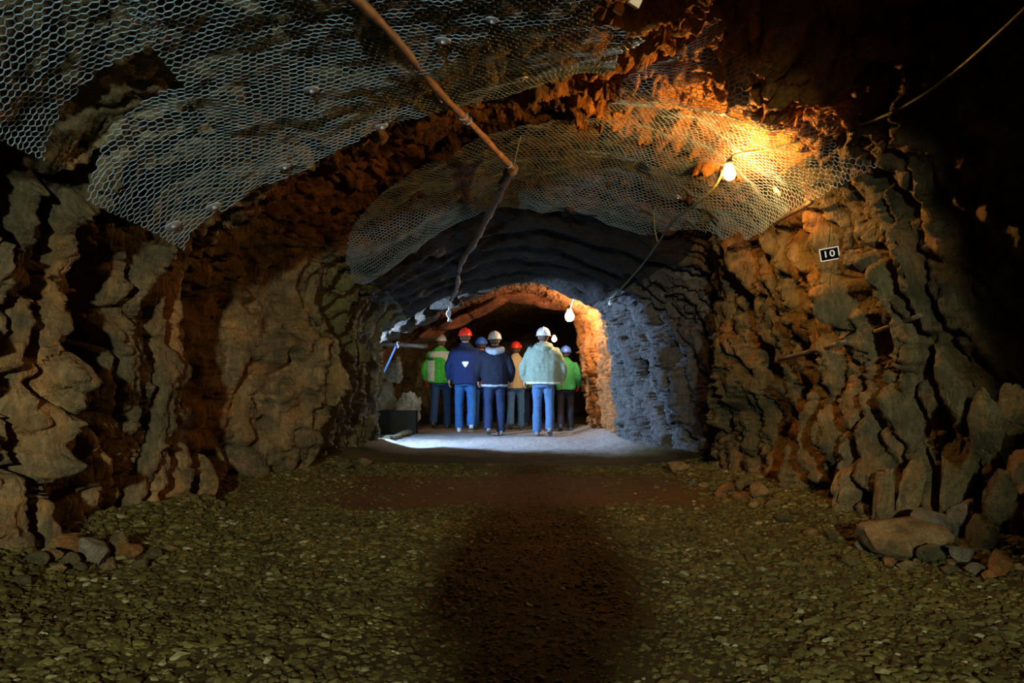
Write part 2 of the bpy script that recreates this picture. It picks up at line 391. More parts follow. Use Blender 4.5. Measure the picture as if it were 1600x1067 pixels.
# ------------------------------------------------------------------ the tunnel: cross-sections along its length
# depth, left wall x at z -0.15 / 0.6 / 1.2, spring (x,z), roof left, roof mid-left, crown, roof right, spring right, right wall x at 1.2 / 0.6 / -0.15
SECT = [
 (-9.0, -2.2,-2.3,-2.2, (-2.0,1.8),(-1.5,2.4),(-.8,2.65),(0,2.75),(1.0,2.6),(2.0,1.9), 2.2,2.25,2.2),
 (-4.0, -2.3,-2.4,-2.3, (-2.2,1.8),(-1.6,2.4),(-.8,2.7),(0,2.75),(1.0,2.6),(1.9,1.9), 2.1,2.1,2.1),
 (-2.3, -2.3,-2.4,-2.3, (-2.2,1.8),(-1.6,2.4),(-.8,2.6),(-.1,2.56),(.58,2.30),(.95,2.16), 1.00,1.03,1.05),  # unseen narrowing behind the camera, shaped to keep rear lamp off upper right
 (-1.7, -2.3,-2.4,-2.3, (-2.2,1.8),(-1.6,2.4),(-.8,2.6),(-.1,2.56),(.58,2.30),(.95,2.16), 1.00,1.03,1.05),
 (-0.6, -2.3,-2.4,-2.4, (-2.2,1.8),(-1.7,2.4),(-.8,2.7),(.2,2.85),(1.3,2.8),(2.4,2.1), 2.5,2.5,2.4),
 ( 2.5, -2.35,-2.4,-2.4, (-2.25,1.75),(-1.7,2.35),(-.6,2.62),(.72,2.78),(1.8,3.35),(2.9,2.6), 2.8,2.6,2.5),
 ( 3.6, -2.3,-2.3,-2.25, (-2.2,1.75),(-1.75,2.2),(-.6,2.55),(.78,2.70),(1.8,3.3),(2.95,2.6), 2.8,2.6,2.45),
 ( 4.1, -2.3,-2.28,-2.2, (-2.15,1.72),(-1.6,2.18),(-.5,2.54),(.8,2.70),(1.7,3.1),(2.8,2.45), 2.7,2.52,2.38),
 ( 4.45, -2.3,-2.25,-2.18, (-2.1,1.7),(-1.5,2.15),(-.5,2.54),(.7,2.72),(1.5,2.62),(2.22,2.2), 2.36,2.34,2.26),
 ( 4.8, -2.25,-2.2,-2.13, (-2.06,1.66),(-1.45,2.13),(-.45,2.55),(.5,2.76),(1.4,2.52),(2.02,2.14), 2.16,2.16,2.1),
 ( 5.2, -2.12,-2.06,-2.03, (-2.02,1.62),(-1.35,2.12),(-.4,2.55),(.5,2.78),(1.4,2.6),(1.98,2.12), 2.12,2.08,2.0),
 ( 5.5, -2.16,-2.10,-2.08, (-2.08,1.6),(-1.4,2.2),(-.4,2.66),(.5,2.82),(1.4,2.6),(1.95,2.12), 2.08,2.05,1.98),
 ( 5.75,-2.6,-2.65,-2.65, (-2.55,1.7),(-1.5,2.35),(-.4,2.72),(.5,2.82),(1.35,2.6),(1.95,2.12), 2.06,2.05,1.97),
 ( 6.2, -2.6,-2.6,-2.58, (-2.4,1.75),(-1.4,2.38),(-.4,2.74),(.5,2.82),(1.3,2.6),(1.95,2.1), 2.1,2.1,2.0),
 ( 6.8, -2.25,-2.15,-2.1, (-2.1,1.75),(-1.35,2.3),(-.4,2.68),(.4,2.76),(1.2,2.6),(1.9,2.1), 2.0,2.0,1.9),
 ( 7.4, -1.80,-1.60,-1.46, (-1.66,1.75),(-1.2,2.2),(-.4,2.62),(.3,2.68),(1.1,2.5),(1.78,2.1), 1.76,1.77,1.76),
 ( 7.65,-1.92,-1.82,-1.74, (-1.7,1.68),(-1.2,2.1),(-.4,2.58),(.3,2.63),(1.1,2.45),(1.82,2.05), 1.86,1.88,1.84),
 ( 8.0, -1.92,-1.82,-1.72, (-1.65,1.7),(-1.15,2.1),(-.4,2.5),(.3,2.58),(1.1,2.42),(1.9,2.0), 2.4,2.45,2.35),
 ( 8.8, -1.87,-1.77,-1.67, (-1.6,1.65),(-1.1,2.1),(-.4,2.42),(.2,2.5),(.9,2.36),(1.65,1.9), 2.0,2.06,2.05),
 (10.0, -1.84,-1.76,-1.67, (-1.6,1.6),(-1.1,2.05),(-.4,2.34),(.15,2.42),(.8,2.28),(1.4,1.87), 1.6,1.68,1.72),
 (11.2, -1.78,-1.76,-1.73, (-1.7,1.52),(-1.15,1.96),(-.5,2.22),(.1,2.29),(.7,2.17),(1.2,1.82), 1.38,1.43,1.5),
 (11.34, -1.80,-1.78,-1.75, (-1.74,1.52),(-1.2,1.98),(-.52,2.25),(.1,2.32),(.7,2.2),(1.21,1.84), 1.39,1.44,1.5),
 (11.5, -3.05,-3.1,-3.1, (-2.7,1.75),(-1.7,2.15),(-.6,2.38),(.1,2.45),(.7,2.3),(1.25,1.9), 1.42,1.46,1.52),
 (12.3, -3.1,-3.2,-3.1, (-2.7,1.8),(-1.8,2.2),(-.7,2.45),(.1,2.5),(.75,2.35),(1.35,1.95), 1.5,1.52,1.56),
 (12.8, -2.9,-2.9,-2.8, (-2.5,1.45),(-1.7,1.72),(-.8,2.18),(.1,2.40),(.8,2.3),(1.4,1.95), 1.55,1.55,1.58),
 (13.6, -2.7,-2.7,-2.6, (-2.5,1.6),(-1.6,1.95),(-.7,2.3),(.1,2.46),(.85,2.3),(1.38,1.92), 1.46,1.50,1.55),
 (15.0, -2.6,-2.6,-2.5, (-2.3,1.6),(-1.5,1.9),(-.8,2.14),(.0,2.42),(.80,2.24),(1.10,1.90), 1.22,1.30,1.38),
 (15.6, -2.6,-2.6,-2.5, (-2.3,1.9),(-1.5,2.3),(-.7,2.55),(.1,2.65),(1.0,2.5),(2.1,2.0), 2.45,2.5,2.3),
 (19.0, -2.2,-2.2,-2.1, (-2.0,1.9),(-1.2,2.3),(-.3,2.55),(.5,2.65),(1.5,2.5),(2.5,2.0), 2.8,2.8,2.6),
 (25.0, -0.6,-0.6,-0.6, (-.5,1.9),(.3,2.3),(1.2,2.5),(2.0,2.6),(3.0,2.5),(4.0,2.0), 4.2,4.2,4.1),
]
def _row(r):
    d, l0, l1, l2, l3, c1, c2, c3, c4, r3, r2, r1, r0 = r
    return [(l0,-.15),(l1,.6),(l2,1.2),l3,c1,c2,c3,c4,r3,(r2,1.2),(r1,.6),(r0,-.15)]
SK = np.array([r[0] for r in SECT], dtype=float)
SV = np.array([[c for p in _row(r) for c in p] for r in SECT], dtype=float)      # (rows, 24)

def base_surface(dv, uv):
    """smooth tunnel surface for depths dv and profile parameters uv (0..11): array (len(dv), len(uv), 3)"""
    dv = np.asarray(dv, dtype=float); uv = np.asarray(uv, dtype=float)
    K = pchip(SK, SV, dv).reshape(len(dv), 12, 2)
    K = np.concatenate([2*K[:, :1] - K[:, 1:2], K, 2*K[:, -1:] - K[:, -2:-1]], axis=1)
    k = np.clip(uv.astype(int), 0, 10); t = (uv - k)[None, :, None]
    a, b, c, d = K[:, k], K[:, k+1], K[:, k+2], K[:, k+3]
    P = 0.5 * (2*b + (c-a)*t + (2*a-5*b+4*c-d)*t**2 + (3*b-a-3*c+d)*t**3)
    S = np.empty((len(dv), len(uv), 3))
    S[:, :, 0] = P[:, :, 0]; S[:, :, 2] = P[:, :, 1]; S[:, :, 1] = dv[:, None]
    return S

def inward(S):
    du = np.gradient(S, axis=1); dd = np.gradient(S, axis=0)
    n = np.cross(du, dd)
    n /= np.linalg.norm(n, axis=2)[:, :, None] + 1e-12
    return n if n[len(n)//2, n.shape[1]//2, 2] < 0 else -n

dep = np.concatenate([np.arange(-9.0, 2.4, 0.14), 2.4 * np.exp(np.arange(0, math.log(16.2/2.4), 0.0040)), np.arange(16.25, 25.01, 0.11)])
seg = [56, 56, 56, 62, 74, 80, 80, 74, 66, 62, 62]
uu = np.concatenate([k + np.arange(n) / n for k, n in enumerate(seg)] + [np.array([11.0])])
S = base_surface(dep, uu)
N = inward(S)
P = S.reshape(-1, 3); ND = len(dep); NU = len(uu)
U = np.tile(uu, ND); D = np.repeat(dep, NU)
X, Z = P[:, 0], P[:, 2]
wl = 1 - sstep(3.0, 3.8, U); wr = sstep(7.5, 8.3, U); wc = 1 - wl - wr

warp = np.stack([fbm(P * 1.7, 3, 5), fbm(P * 1.7, 3, 25), fbm(P * 1.7, 3, 45)], axis=1)
lump = fbm(P * np.array([1.1, 1.1, 1.1]), 3, 71)
groove = np.exp(-((D - 4.40 - 0.10 * warp[:, 1] - 0.06 * Z) / 0.085)**2) * sstep(0.5, 1.1, Z)
fine = fbm(P * np.array([9.0, 9.0, 6.0]), 4, 91, 0.55)
micro = fbm(P * 26.0, 3, 111, 0.6)

# left wall: upright slabs and knobs with deep clefts
q = np.stack([X * 1.8, D * 4.3 - Z * 0.4, Z * 0.62], axis=1) + warp * np.array([0.45, 0.75, 0.45])
c1, r1, t1 = chunk(q, 3)
q2 = np.stack([X * 4.5, D * 8.5 - Z * 1.2, Z * 1.9], axis=1) + warp * 1.0
c2, r2, t2 = chunk(q2, 9)
aL = np.interp(D, [2, 4.45, 4.65, 5.4, 5.7, 6.2, 7.5, 8, 11, 11.6, 25], [1.25, 1.25, 0.6, 0.6, 0.6, 0.45, 0.42, 0.55, 0.5, 0.5, 0.5])
s1 = 4.0 * D + 1.6 * X - 0.35 * Z + 1.05 * fbm(P * np.array([1.6, 1.6, 1.5]), 3, 131)
k1 = np.floor(s1); b1_ = np.sin(np.pi * (s1 - k1))**0.85
m1 = perlin(np.stack([k1 * 7.31, Z * 2.3 + k1 * 3.7, D * 0.3], axis=1), 141)
m0 = np.modf(np.abs(np.sin(k1 * 12.9898) * 43758.5453))[0]
ropes = b1_ * (0.55 + 0.7 * m1 + 0.45 * m0) - 0.45
nearL = 1 - sstep(4.45, 4.75, D - 0.1 * warp[:, 1])
pier = sstep(5.7, 6.1, D) * (1 - sstep(7.8, 8.2, D)) * (0.13 * fbm(P * 2.4, 3, 171) - 0.05 * (1 - sstep(0.0, 0.10, np.abs(perlin(P * np.array([3.0, 3.0, 1.6]) + 0.4 * warp, 173)))))
left = pier + nearL * 0.06 * (0.5 - 2.2 * np.abs(fbm(P * np.array([4.5, 5.0, 2.8]), 3, 181))) + nearL * 0.27 * ropes + (1 - 0.55 * nearL) * aL * (0.24 * (r1 - 0.5) + 0.06 * t1 - 0.26 * (1 - sstep(0.02, 0.42, c1)) + 0.04 * (r2 - 0.5) + 0.05 * t2 - 0.05 * (1 - sstep(0.0, 0.22, c2))) + 0.10 * lump - 0.42 * groove
# right wall: slanting strata leaning away to the lower right
sl = D * 1.0 - Z * 0.42
q = np.stack([X * 1.6, sl * 4.6, (Z + 0.4 * D) * 0.75], axis=1) + warp * np.array([0.45, 0.75, 0.45])
c3, r3, t3 = chunk(q, 14)
q2 = np.stack([X * 4.5, sl * 11.0, (Z + 0.4 * D) * 2.0], axis=1) + warp * 1.1
c4, r4, t4 = chunk(q2, 19)
aR = np.interp(D, [2, 5.5, 7.0, 8.0, 8.6, 12, 25], [1.05, 1.0, 0.75, 0.65, 0.62, 0.55, 0.5])
s2 = 4.6 * (D - 0.50 * Z) - 1.2 * X + 0.85 * fbm(P * np.array([1.6, 1.6, 1.5]), 3, 151)
k2 = np.floor(s2); f2_ = s2 - k2
b2_ = sstep(0.0, 0.30, f2_) * (1 - sstep(0.55, 1.0, f2_))
m2 = perlin(np.stack([k2 * 5.17, (Z + 0.5 * D) * 2.2 + k2 * 2.9, D * 0.3], axis=1), 161)
strata = b2_ * (0.6 + 0.8 * m2) - 0.4
nearR = 1 - sstep(6.2, 7.2, D)
cleft = 0.30 * np.exp(-((D - 6.33 - 0.57 * (Z - 0.4) - 0.18 * warp[:, 0]) / 0.13)**2) * (1 - sstep(1.5, 1.9, Z)) + 0.30 * np.exp(-((D - 4.85 - 0.42 * (Z - 0.7) - 0.15 * warp[:, 1]) / 0.085)**2) * sstep(0.5, 0.8, Z) * (1 - sstep(1.7, 2.0, Z))
right = -cleft + nearR * 0.19 * strata + (1 - 0.55 * nearR) * aR * (0.18 * (r3 - 0.5) + 0.08 * t3 - 0.18 * (1 - sstep(0.0, 0.22, c3)) + 0.05 * (r4 - 0.5) + 0.06 * t4 - 0.06 * (1 - sstep(0.0, 0.20, c4))) + 0.09 * lump
# roof: broken slabs, and smooth hanging folds in the dark stretch
q = np.stack([X * 2.2, D * 2.2, Z * 2.2], axis=1) + warp * 0.8
c5, r5, t5 = chunk(q, 31)
q2 = np.stack([X * 6.0, D * 6.0, Z * 6.0], axis=1) + warp * 1.4
c6, r6, t6 = chunk(q2, 37)
fold = sstep(7.6, 8.0, D) * (1 - sstep(11.2, 11.6, D))
ph = (D * 1.0 + 0.28 * warp[:, 0] + 0.10 * np.abs(X)) / 0.62
saw = ph - np.floor(ph)
folds = 0.13 * (sstep(0.0, 0.75, saw) - sstep(0.80, 1.0, saw)) + 0.04 * lump
rough_roof = 0.12 * (r5 - 0.5) + 0.14 * t5 - 0.08 * (1 - sstep(0.0, 0.15, c5)) + 0.04 * (r6 - 0.5) + 0.06 * t6 - 0.03 * (1 - sstep(0.0, 0.15, c6)) + 0.10 * lump
calm = (1 - 0.6 * sstep(11.6, 12.0, D)) * (0.62 + 0.38 * sstep(0.2, 0.7, X))
roof = fold * folds + (1 - fold) * rough_roof * calm
disp = wl * left + wr * right + wc * roof + (0.034 * fine + 0.014 * micro) * (1 - 0.7 * fold * wc)
lamp_room = np.exp(-(((P - at(1140, 272, 5.45)) / 0.45)**2).sum(axis=1))      # the rock is hollow round the bulb
disp = disp * (1 - lamp_room) - 0.06 * lamp_room
V = P + N.reshape(-1, 3) * disp[:, None]
V[:, 1] += (wl + wr) * 0.04 * warp[:, 1]
G = V.reshape(ND, NU, 3)

def rock_piece(name, u0, u1, mat):
    i0 = int(np.searchsorted(uu, u0)); i1 = int(np.searchsorted(uu, u1))
    g = G[:, i0:i1+1]; m = g.shape[1]
    idx = np.arange(ND * m).reshape(ND, m)
    f = np.stack([idx[:-1, :-1], idx[:-1, 1:], idx[1:, 1:], idx[1:, :-1]], axis=-1).reshape(-1, 4)
    me = np_mesh(name, g.reshape(-1, 3), f, mat)
    o = link(bpy.data.objects.new(name, me)); o['kind'] = 'structure'
    return o

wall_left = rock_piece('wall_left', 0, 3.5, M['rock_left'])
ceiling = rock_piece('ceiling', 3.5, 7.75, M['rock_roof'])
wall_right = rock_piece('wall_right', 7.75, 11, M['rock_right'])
tag(wall_left, 'rough brown rock face of upright slabs along the left of the tunnel')
tag(wall_right, 'rough rust and olive rock face of slanting strata along the right of the tunnel')
tag(ceiling, 'rough rock roof arching over the tunnel')

def end_wall(name, row):
    ring = G[row]
    c = ring.mean(axis=0)
    vs = [tuple(p) for p in ring[::6]] + [tuple(c)]
    n = len(vs) - 1
    o = mesh_obj(name, vs, [(k, (k+1) % n, n) for k in range(n)], M['rock_dark'], smooth=False)
    o['kind'] = 'structure'
    return o
end_wall('wall_back', 0); end_wall('wall_far', ND - 1)

# ------------------------------------------------------------------ floor
fd = np.concatenate([np.arange(-9.0, 1.6, 0.2), 1.6 * np.exp(np.arange(0, math.log(16/1.6), 0.0075)), np.arange(16.1, 25.05, 0.15)])
fx = np.linspace(-3.6, 4.6, 330)
FX, FD = np.meshgrid(fx, fd)
lim = pchip(SK, SV, fd)
WL, WR = lim[:, 0], lim[:, 22]
def floor_z(x, d):
    x = np.atleast_1d(np.asarray(x, float)); d = np.atleast_1d(np.asarray(d, float))
    lm = pchip(SK, SV, np.clip(d, -9, 25)); L, R = lm[:, 0], lm[:, 22]
    p = np.stack([x, d, np.zeros_like(x)], axis=1)
    z = 0.035 * fbm(p * np.array([0.9, 0.9, 1]), 3, 201) + 0.012 * fbm(p * 6.0, 3, 221)
    z += 0.10 * np.exp(-(np.clip(x - L, -.6, 9) / 0.30)**2) + 0.10 * np.exp(-(np.clip(R - x, -.6, 9) / 0.30)**2)
    z += 0.03 * np.exp(-((d - 2.6) / 0.35)**2) * (1 - sstep(-0.9, 0.0, x))
    return z
FZ = floor_z(FX.ravel(), FD.ravel())
idx = np.arange(FX.size).reshape(FX.shape)
ff = np.stack([idx[:-1, :-1], idx[:-1, 1:], idx[1:, 1:], idx[1:, :-1]], axis=-1).reshape(-1, 4)
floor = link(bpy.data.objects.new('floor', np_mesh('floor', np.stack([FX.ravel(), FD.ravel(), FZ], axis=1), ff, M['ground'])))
tag(floor, 'olive brown gravel floor of the tunnel', kind='structure')

# gravel: low angular stones, the largest as parts of the floor, the rest as one part
rng = np.random.default_rng(4)
_t = (1 + 5**0.5) / 2
ICO = np.array([(-1,_t,0),(1,_t,0),(-1,-_t,0),(1,-_t,0),(0,-1,_t),(0,1,_t),(0,-1,-_t),(0,1,-_t),(_t,0,-1),(_t,0,1),(-_t,0,-1),(-_t,0,1)]) / math.sqrt(1 + _t*_t)
ICF = np.array([(0,11,5),(0,5,1),(0,1,7),(0,7,10),(0,10,11),(1,5,9),(5,11,4),(11,10,2),(10,7,6),(7,1,8),(3,9,4),(3,4,2),(3,2,6),(3,6,8),(3,8,9),(4,9,5),(2,4,11),(6,2,10),(8,6,7),(9,8,1)])
SHAPES = [ICO * (0.55 + 0.8 * rng.random((12, 1))) * np.array([1.0 + 0.5 * rng.random(), 0.8 + 0.2 * rng.random(), 0.5 + 0.25 * rng.random()]) for _ in range(10)]
NG = 52000
gd = 1.75 + (8.6 - 1.75) * rng.random(NG)**1.35
lm = pchip(SK, SV, gd)
gx = lm[:, 0] - 0.05 + (lm[:, 22] - lm[:, 0] + 0.1) * rng.random(NG)
keep = (np.abs(gx) < 0.66 * gd + 0.3)
soil = sstep(5.55, 5.85, gd + 0.12 * np.sin(gx * 5)) * (1 - sstep(7.4, 7.9, gd)) * (1 - sstep(1.2, 1.7, np.abs(gx)))     # trodden earth; its rust colour also carries the bulb's orange light
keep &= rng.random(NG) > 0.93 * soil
gd, gx = gd[keep], gx[keep]; NG = len(gd)
wallside = np.minimum(gx - lm[keep, 0], lm[keep, 22] - gx)
path = 1 - 0.45 * np.exp(-((gx - 0.15) / 0.5)**2)                      # the trodden middle is finer
gs = (0.0060 + 0.0075 * rng.random(NG) + 0.016 * rng.random(NG)**7) * path * (1 + 0.5 * np.exp(-(wallside / 0.3)**2))
gz = floor_z(gx, gd) + gs * 0.05
ga = rng.random(NG) * 6.283
order = np.argsort(-(gs / gd) * (gd > 2.25) * (np.abs(gx) < 0.6 * gd))
big = order[:300]; rest = order[300:]
sh = np.stack(SHAPES)[rng.integers(0, 10, len(rest))]                  # (n,12,3)
ca, sa = np.cos(ga[rest])[:, None], np.sin(ga[rest])[:, None]
vx = (sh[:, :, 0]*ca - sh[:, :, 1]*sa) * gs[rest][:, None] + gx[rest][:, None]
vy = (sh[:, :, 0]*sa + sh[:, :, 1]*ca) * gs[rest][:, None] + gd[rest][:, None]
vz = sh[:, :, 2] * gs[rest][:, None] + gz[rest][:, None]
gv = np.stack([vx, vy, vz], axis=-1).reshape(-1, 3)
gf = (ICF[None] + 12 * np.arange(len(rest))[:, None, None]).reshape(-1, 3)
grav = link(bpy.data.objects.new('gravel', np_mesh('gravel', gv, gf, M['gravel'], smooth=False)), floor)
grav['kind'] = 'stuff'
stone_meshes = [np_mesh('stone', s, ICF, M['gravel'], smooth=False) for s in SHAPES]
for k, i in enumerate(big):
    o = bpy.data.objects.new('stone', stone_meshes[k % 10])
    o.location = (gx[i], gd[i], gz[i]); o.scale = (gs[i],) * 3; o.rotation_euler = (rng.normal() * 0.2, rng.normal() * 0.2, ga[i])
    link(o, floor)

# ------------------------------------------------------------------ loose rocks
def rock_mesh(name, seed, dims, mat, sub=4, planes=16, rough=0.05):
    """an angular boulder cut by random planes, base at z = 0"""
    r = np.random.default_rng(seed)
    bm = bmesh.new(); bmesh.ops.create_icosphere(bm, subdivisions=sub, radius=1.0)
    v = np.array([x.co[:] for x in bm.verts]); v /= np.linalg.norm(v, axis=1)[:, None]
    n = r.normal(size=(planes, 3)); n /= np.linalg.norm(n, axis=1)[:, None]
    h = 0.62 + 0.38 * r.random(planes)
    dots = v @ n.T
    with np.errstate(divide='ignore'):
        rad = np.where(dots > 0.05, h[None] / np.maximum(dots, 1e-6), 9.0).min(axis=1)
    rad = np.minimum(rad, 1.15)
    v = v * rad[:, None]
    v *= (1 + rough * fbm(v * 3.0 + seed, 4, seed))[:, None]
    lo, hi = v.min(axis=0), v.max(axis=0)
    v = (v - (lo + hi) / 2) / (hi - lo) * np.array(dims)
    v[:, 2] += dims[2] / 2
    for x, c in zip(bm.verts, v): x.co = c
    me = bpy.data.meshes.new(name); bm.to_mesh(me); bm.free()
    me.polygons.foreach_set('use_smooth', [True] * len(me.polygons))
    try: me.set_sharp_from_angle(angle=math.radians(26))
    except Exception: pass
    me.materials.append(mat)
    return me

def rock(name, x, d, dims, mat, seed, label, group=None, rot=(0, 0, 0), z=None, sink=0.12, cat='rock', sub=4, planes=16, rough=0.05):
    o = bpy.data.objects.new(name, rock_mesh(name, seed, dims, M[mat], sub, planes, rough))
    zz = float(floor_z(x, d)[0]) - sink * dims[2] if z is None else z
    o.location = (x, d, zz); o.rotation_euler = rot
    link(o); tag(o, label, cat, group); return o

def rock_at(px, py, w_px, h_px, mat, seed, label, group=None, rot=(0, 0, 0), depth=0.8, name='rock'):
    """a loose rock whose foot stands on the floor at that place"""
    d = EYE * F / (py - HY)
    for _ in range(3):
        x = (px - CX) * d / F
        d = (EYE - float(floor_z(x, d)[0])) * F / (py - HY)
    w = w_px * 1.12 * d / F; h = h_px * 1.15 * d / F
    return rock(name, (px - CX) * d / F, d + w * depth * 0.4, (w, w * depth, h * 1.12), mat, seed, label, group, rot)

# by the left wall
rock_at(138, 873, 48, 36, 'boulder_grey', 1, 'pale grey rock in the heap at the foot of the left wall')
rock_at(98, 848, 44, 24, 'boulder_rust', 2, 'flat rust orange rock behind the pale grey one by the left wall')
rock_at(172, 862, 26, 36, 'boulder_tan', 3, 'tall pointed tan rock right of the pale grey one by left wall', rot=(0, 0.35, 0))
rock_at(190, 876, 46, 18, 'boulder_rust', 4, 'low orange brown rock right of the pale grey one by left wall')
rock_at(106, 866, 26, 20, 'boulder_olive', 5, 'small dark olive rock left of the pale grey one')
rock_at(72, 862, 34, 18, 'boulder_tan', 6, 'low tan rock at the left end of the heap by the left wall')
rock_at(52, 880, 34, 18, 'boulder_olive', 7, 'mossy olive rock nearest the bottom left wall corner')
rock_at(240, 876, 22, 14, 'boulder_olive', 8, 'small olive rock at the right end of the left heap')
rock_at(150, 858, 20, 13, 'boulder_olive', 81, 'small dark rock wedged behind the pale grey one by left wall')
rock_at(318, 786, 56, 70, 'boulder_tan', 9, 'tall leaning tan slab in the dark gap behind the left pier', rot=(0, -0.35, 0.3))
rock_at(568, 729, 22, 12, 'boulder_tan', 10, 'small tan rock on the floor beside the green left pier')
rock_at(536, 733, 26, 12, 'boulder_olive', 11, 'flat olive rock at the foot of the green left pier')
# along the right wall
rock_at(1064, 738, 36, 15, 'boulder_tan', 12, 'rounded tan rock by the dark gap in the right wall')
rock_at(1166, 768, 26, 24, 'boulder_tan', 13, 'upright tan rock topping the small rubble pile by right pier')
rock_at(1190, 774, 28, 22, 'boulder_tan', 14, 'blocky tan rock at the right end of the small rubble pile')
rock_at(1140, 772, 34, 14, 'boulder_rust', 15, 'flat rusty rock at the left end of the small rubble pile')
rock_at(1160, 783, 24, 12, 'boulder_rust', 16, 'low pale orange rock in front of the small rubble pile')
rock_at(1083, 758, 12, 9, 'boulder_grey', 17, 'little pale stone on the floor left of the small rubble pile')
rock_at(1438, 872, 134, 50, 'boulder_tan', 18, 'big flat yellow brown boulder at the foot of the right wall')
rock_at(1465, 838, 60, 46, 'boulder_grey', 19, 'rounded grey boulder behind the big yellow brown one')
rock_at(1376, 836, 36, 24, 'boulder_tan', 20, 'yellowish rock left behind the big yellow brown boulder')
rock_at(1408, 820, 40, 16, 'boulder_grey', 21, 'flat blue grey rock behind the big yellow brown boulder')
rock_at(1461, 880, 40, 26, 'boulder_olive', 22, 'dark rock in front of the big yellow brown boulder')
rock_at(1508, 874, 36, 22, 'boulder_grey', 23, 'pale grey rock right of the big yellow brown boulder')
rock_at(1532, 893, 30, 16, 'boulder_grey', 24, 'small pale rock lowest right of the boulder heap')
rock_at(1572, 896, 38, 32, 'boulder_rust', 25, 'rust brown rock by the right edge beside the boulder heap')
rock_at(1350, 862, 22, 16, 'boulder_grey', 26, 'small grey stone left of the big yellow brown boulder')
rock_at(1333, 884, 26, 14, 'boulder_olive', 27, 'small olive stone out on the gravel left of the boulder heap')
# small rubble by both walls
ORD = ['first', 'second', 'third', 'fourth', 'fifth', 'sixth', 'seventh', 'eighth', 'ninth', 'tenth', 'eleventh', 'twelfth']
RANK = [0, 1, 2, 4, 5, 6, 3, 7, 8, 9, 10, 11]
for k, (px, py, w, h) in enumerate([(30, 905, 26, 14), (85, 895, 24, 12), (120, 893, 20, 12), (165, 892, 24, 12), (215, 889, 22, 12), (265, 862, 16, 9)]):
    rock_at(px, py, w, h, ('boulder_olive', 'boulder_tan')[k % 2], 40 + k, '%s little %s stone from the left in the row below the left heap' % (ORD[k], ('olive', 'tan')[k % 2]), 'rubble along the left wall')
for k, (px, py, w, h) in enumerate([(1100, 756, 16, 8), (1118, 768, 18, 9), (1128, 779, 18, 8), (1212, 784, 22, 10), (1225, 800, 20, 10), (1270, 806, 22, 11), (1180, 788, 18, 8), (1305, 822, 22, 12), (1395, 886, 22, 12), (1420, 893, 26, 13), (1490, 896, 24, 12), (1555, 905, 26, 13)]):
    rock_at(px, py, w, h, ('boulder_tan', 'boulder_olive', 'boulder_rust')[k % 3], 60 + k, '%s small %s stone, counted from the far end, in the right wall rubble' % (ORD[RANK[k]], ('tan', 'olive', 'rusty')[k % 3]), 'rubble along the right wall')

# leaning slabs that belong to the right wall
def slab(px, py, d, dims, rot, mat, seed):
    o = bpy.data.objects.new('rock_slab', rock_mesh('rock_slab', seed, dims, M[mat], 4, 16, 0.16))
    p = at(px, py, d); o.location = (p[0], p[1], p[2] - dims[2] / 2); o.rotation_euler = rot
    link(o, wall_right); return o
slab(1335, 700, 5.0, (0.30, 0.26, 0.95), (0.1, 1.02, 0.15), 'boulder_rust', 101)
slab(1300, 735, 4.95, (0.30, 0.24, 0.55), (0.1, 0.75, 0.1), 'boulder_tan', 102)
slab(1385, 735, 4.7, (0.26, 0.24, 0.62), (0.1, 0.95, 0.1), 'boulder_rust', 103)
slab(1375, 780, 4.55, (0.12, 0.14, 0.36), (0, 0.15, 0.1), 'boulder_tan', 104)
slab(1410, 770, 4.5, (0.13, 0.14, 0.40), (0, 0.2, 0.1), 'boulder_tan', 105)
slab(1478, 745, 4.3, (0.15, 0.22, 0.50), (0, 0.22, 0.1), 'boulder_olive', 106)
slab(1500, 815, 4.2, (0.16, 0.2, 0.26), (0, 0.1, 0.1), 'boulder_grey', 107)
slab(1550, 665, 3.8, (0.10, 0.2, 0.36), (0, -0.1, 0.1), 'boulder_olive', 108)
slab(1586, 640, 3.75, (0.13, 0.2, 0.24), (0, 0.1, 0.1), 'boulder_olive', 109)
slab(1556, 775, 3.85, (0.09, 0.2, 0.26), (0, 0.1, 0.1), 'boulder_olive', 110)
slab(1594, 735, 3.75, (0.10, 0.2, 0.22), (0, 0.2, 0.1), 'boulder_tan', 111)
slab(1530, 840, 3.95, (0.10, 0.2, 0.22), (0, 0.2, 0.1), 'boulder_olive', 112)

# blocks of the pale ledge and the red slabs under the far roof
def roof_block(px, py, d, dims, rot, mat, seed):
    o = bpy.data.objects.new('rock_block', rock_mesh('rock_block', seed, dims, M[mat], 4, 22, 0.10))
    p = at(px, py, d); o.location = (p[0], p[1], p[2]); o.rotation_euler = rot
    for v in o.data.vertices: v.co.z -= dims[2] / 2
    link(o, ceiling); return o
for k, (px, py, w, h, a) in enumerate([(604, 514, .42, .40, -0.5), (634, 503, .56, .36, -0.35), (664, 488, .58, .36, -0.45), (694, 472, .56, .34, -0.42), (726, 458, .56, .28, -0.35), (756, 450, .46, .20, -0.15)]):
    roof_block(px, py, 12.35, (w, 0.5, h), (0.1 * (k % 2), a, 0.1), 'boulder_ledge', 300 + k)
for k, (px, py, w, h, a) in enumerate([(668, 530, .8, .22, -0.40), (715, 508, .85, .24, -0.42), (762, 484, .85, .26, -0.42), (812, 470, .8, .26, 0.08), (858, 480, .8, .24, 0.26)]):
    roof_block(px, py - 6, 14.9, (w, 0.8, h), (0.0, a, 0.0), 'boulder_red', 320 + k)
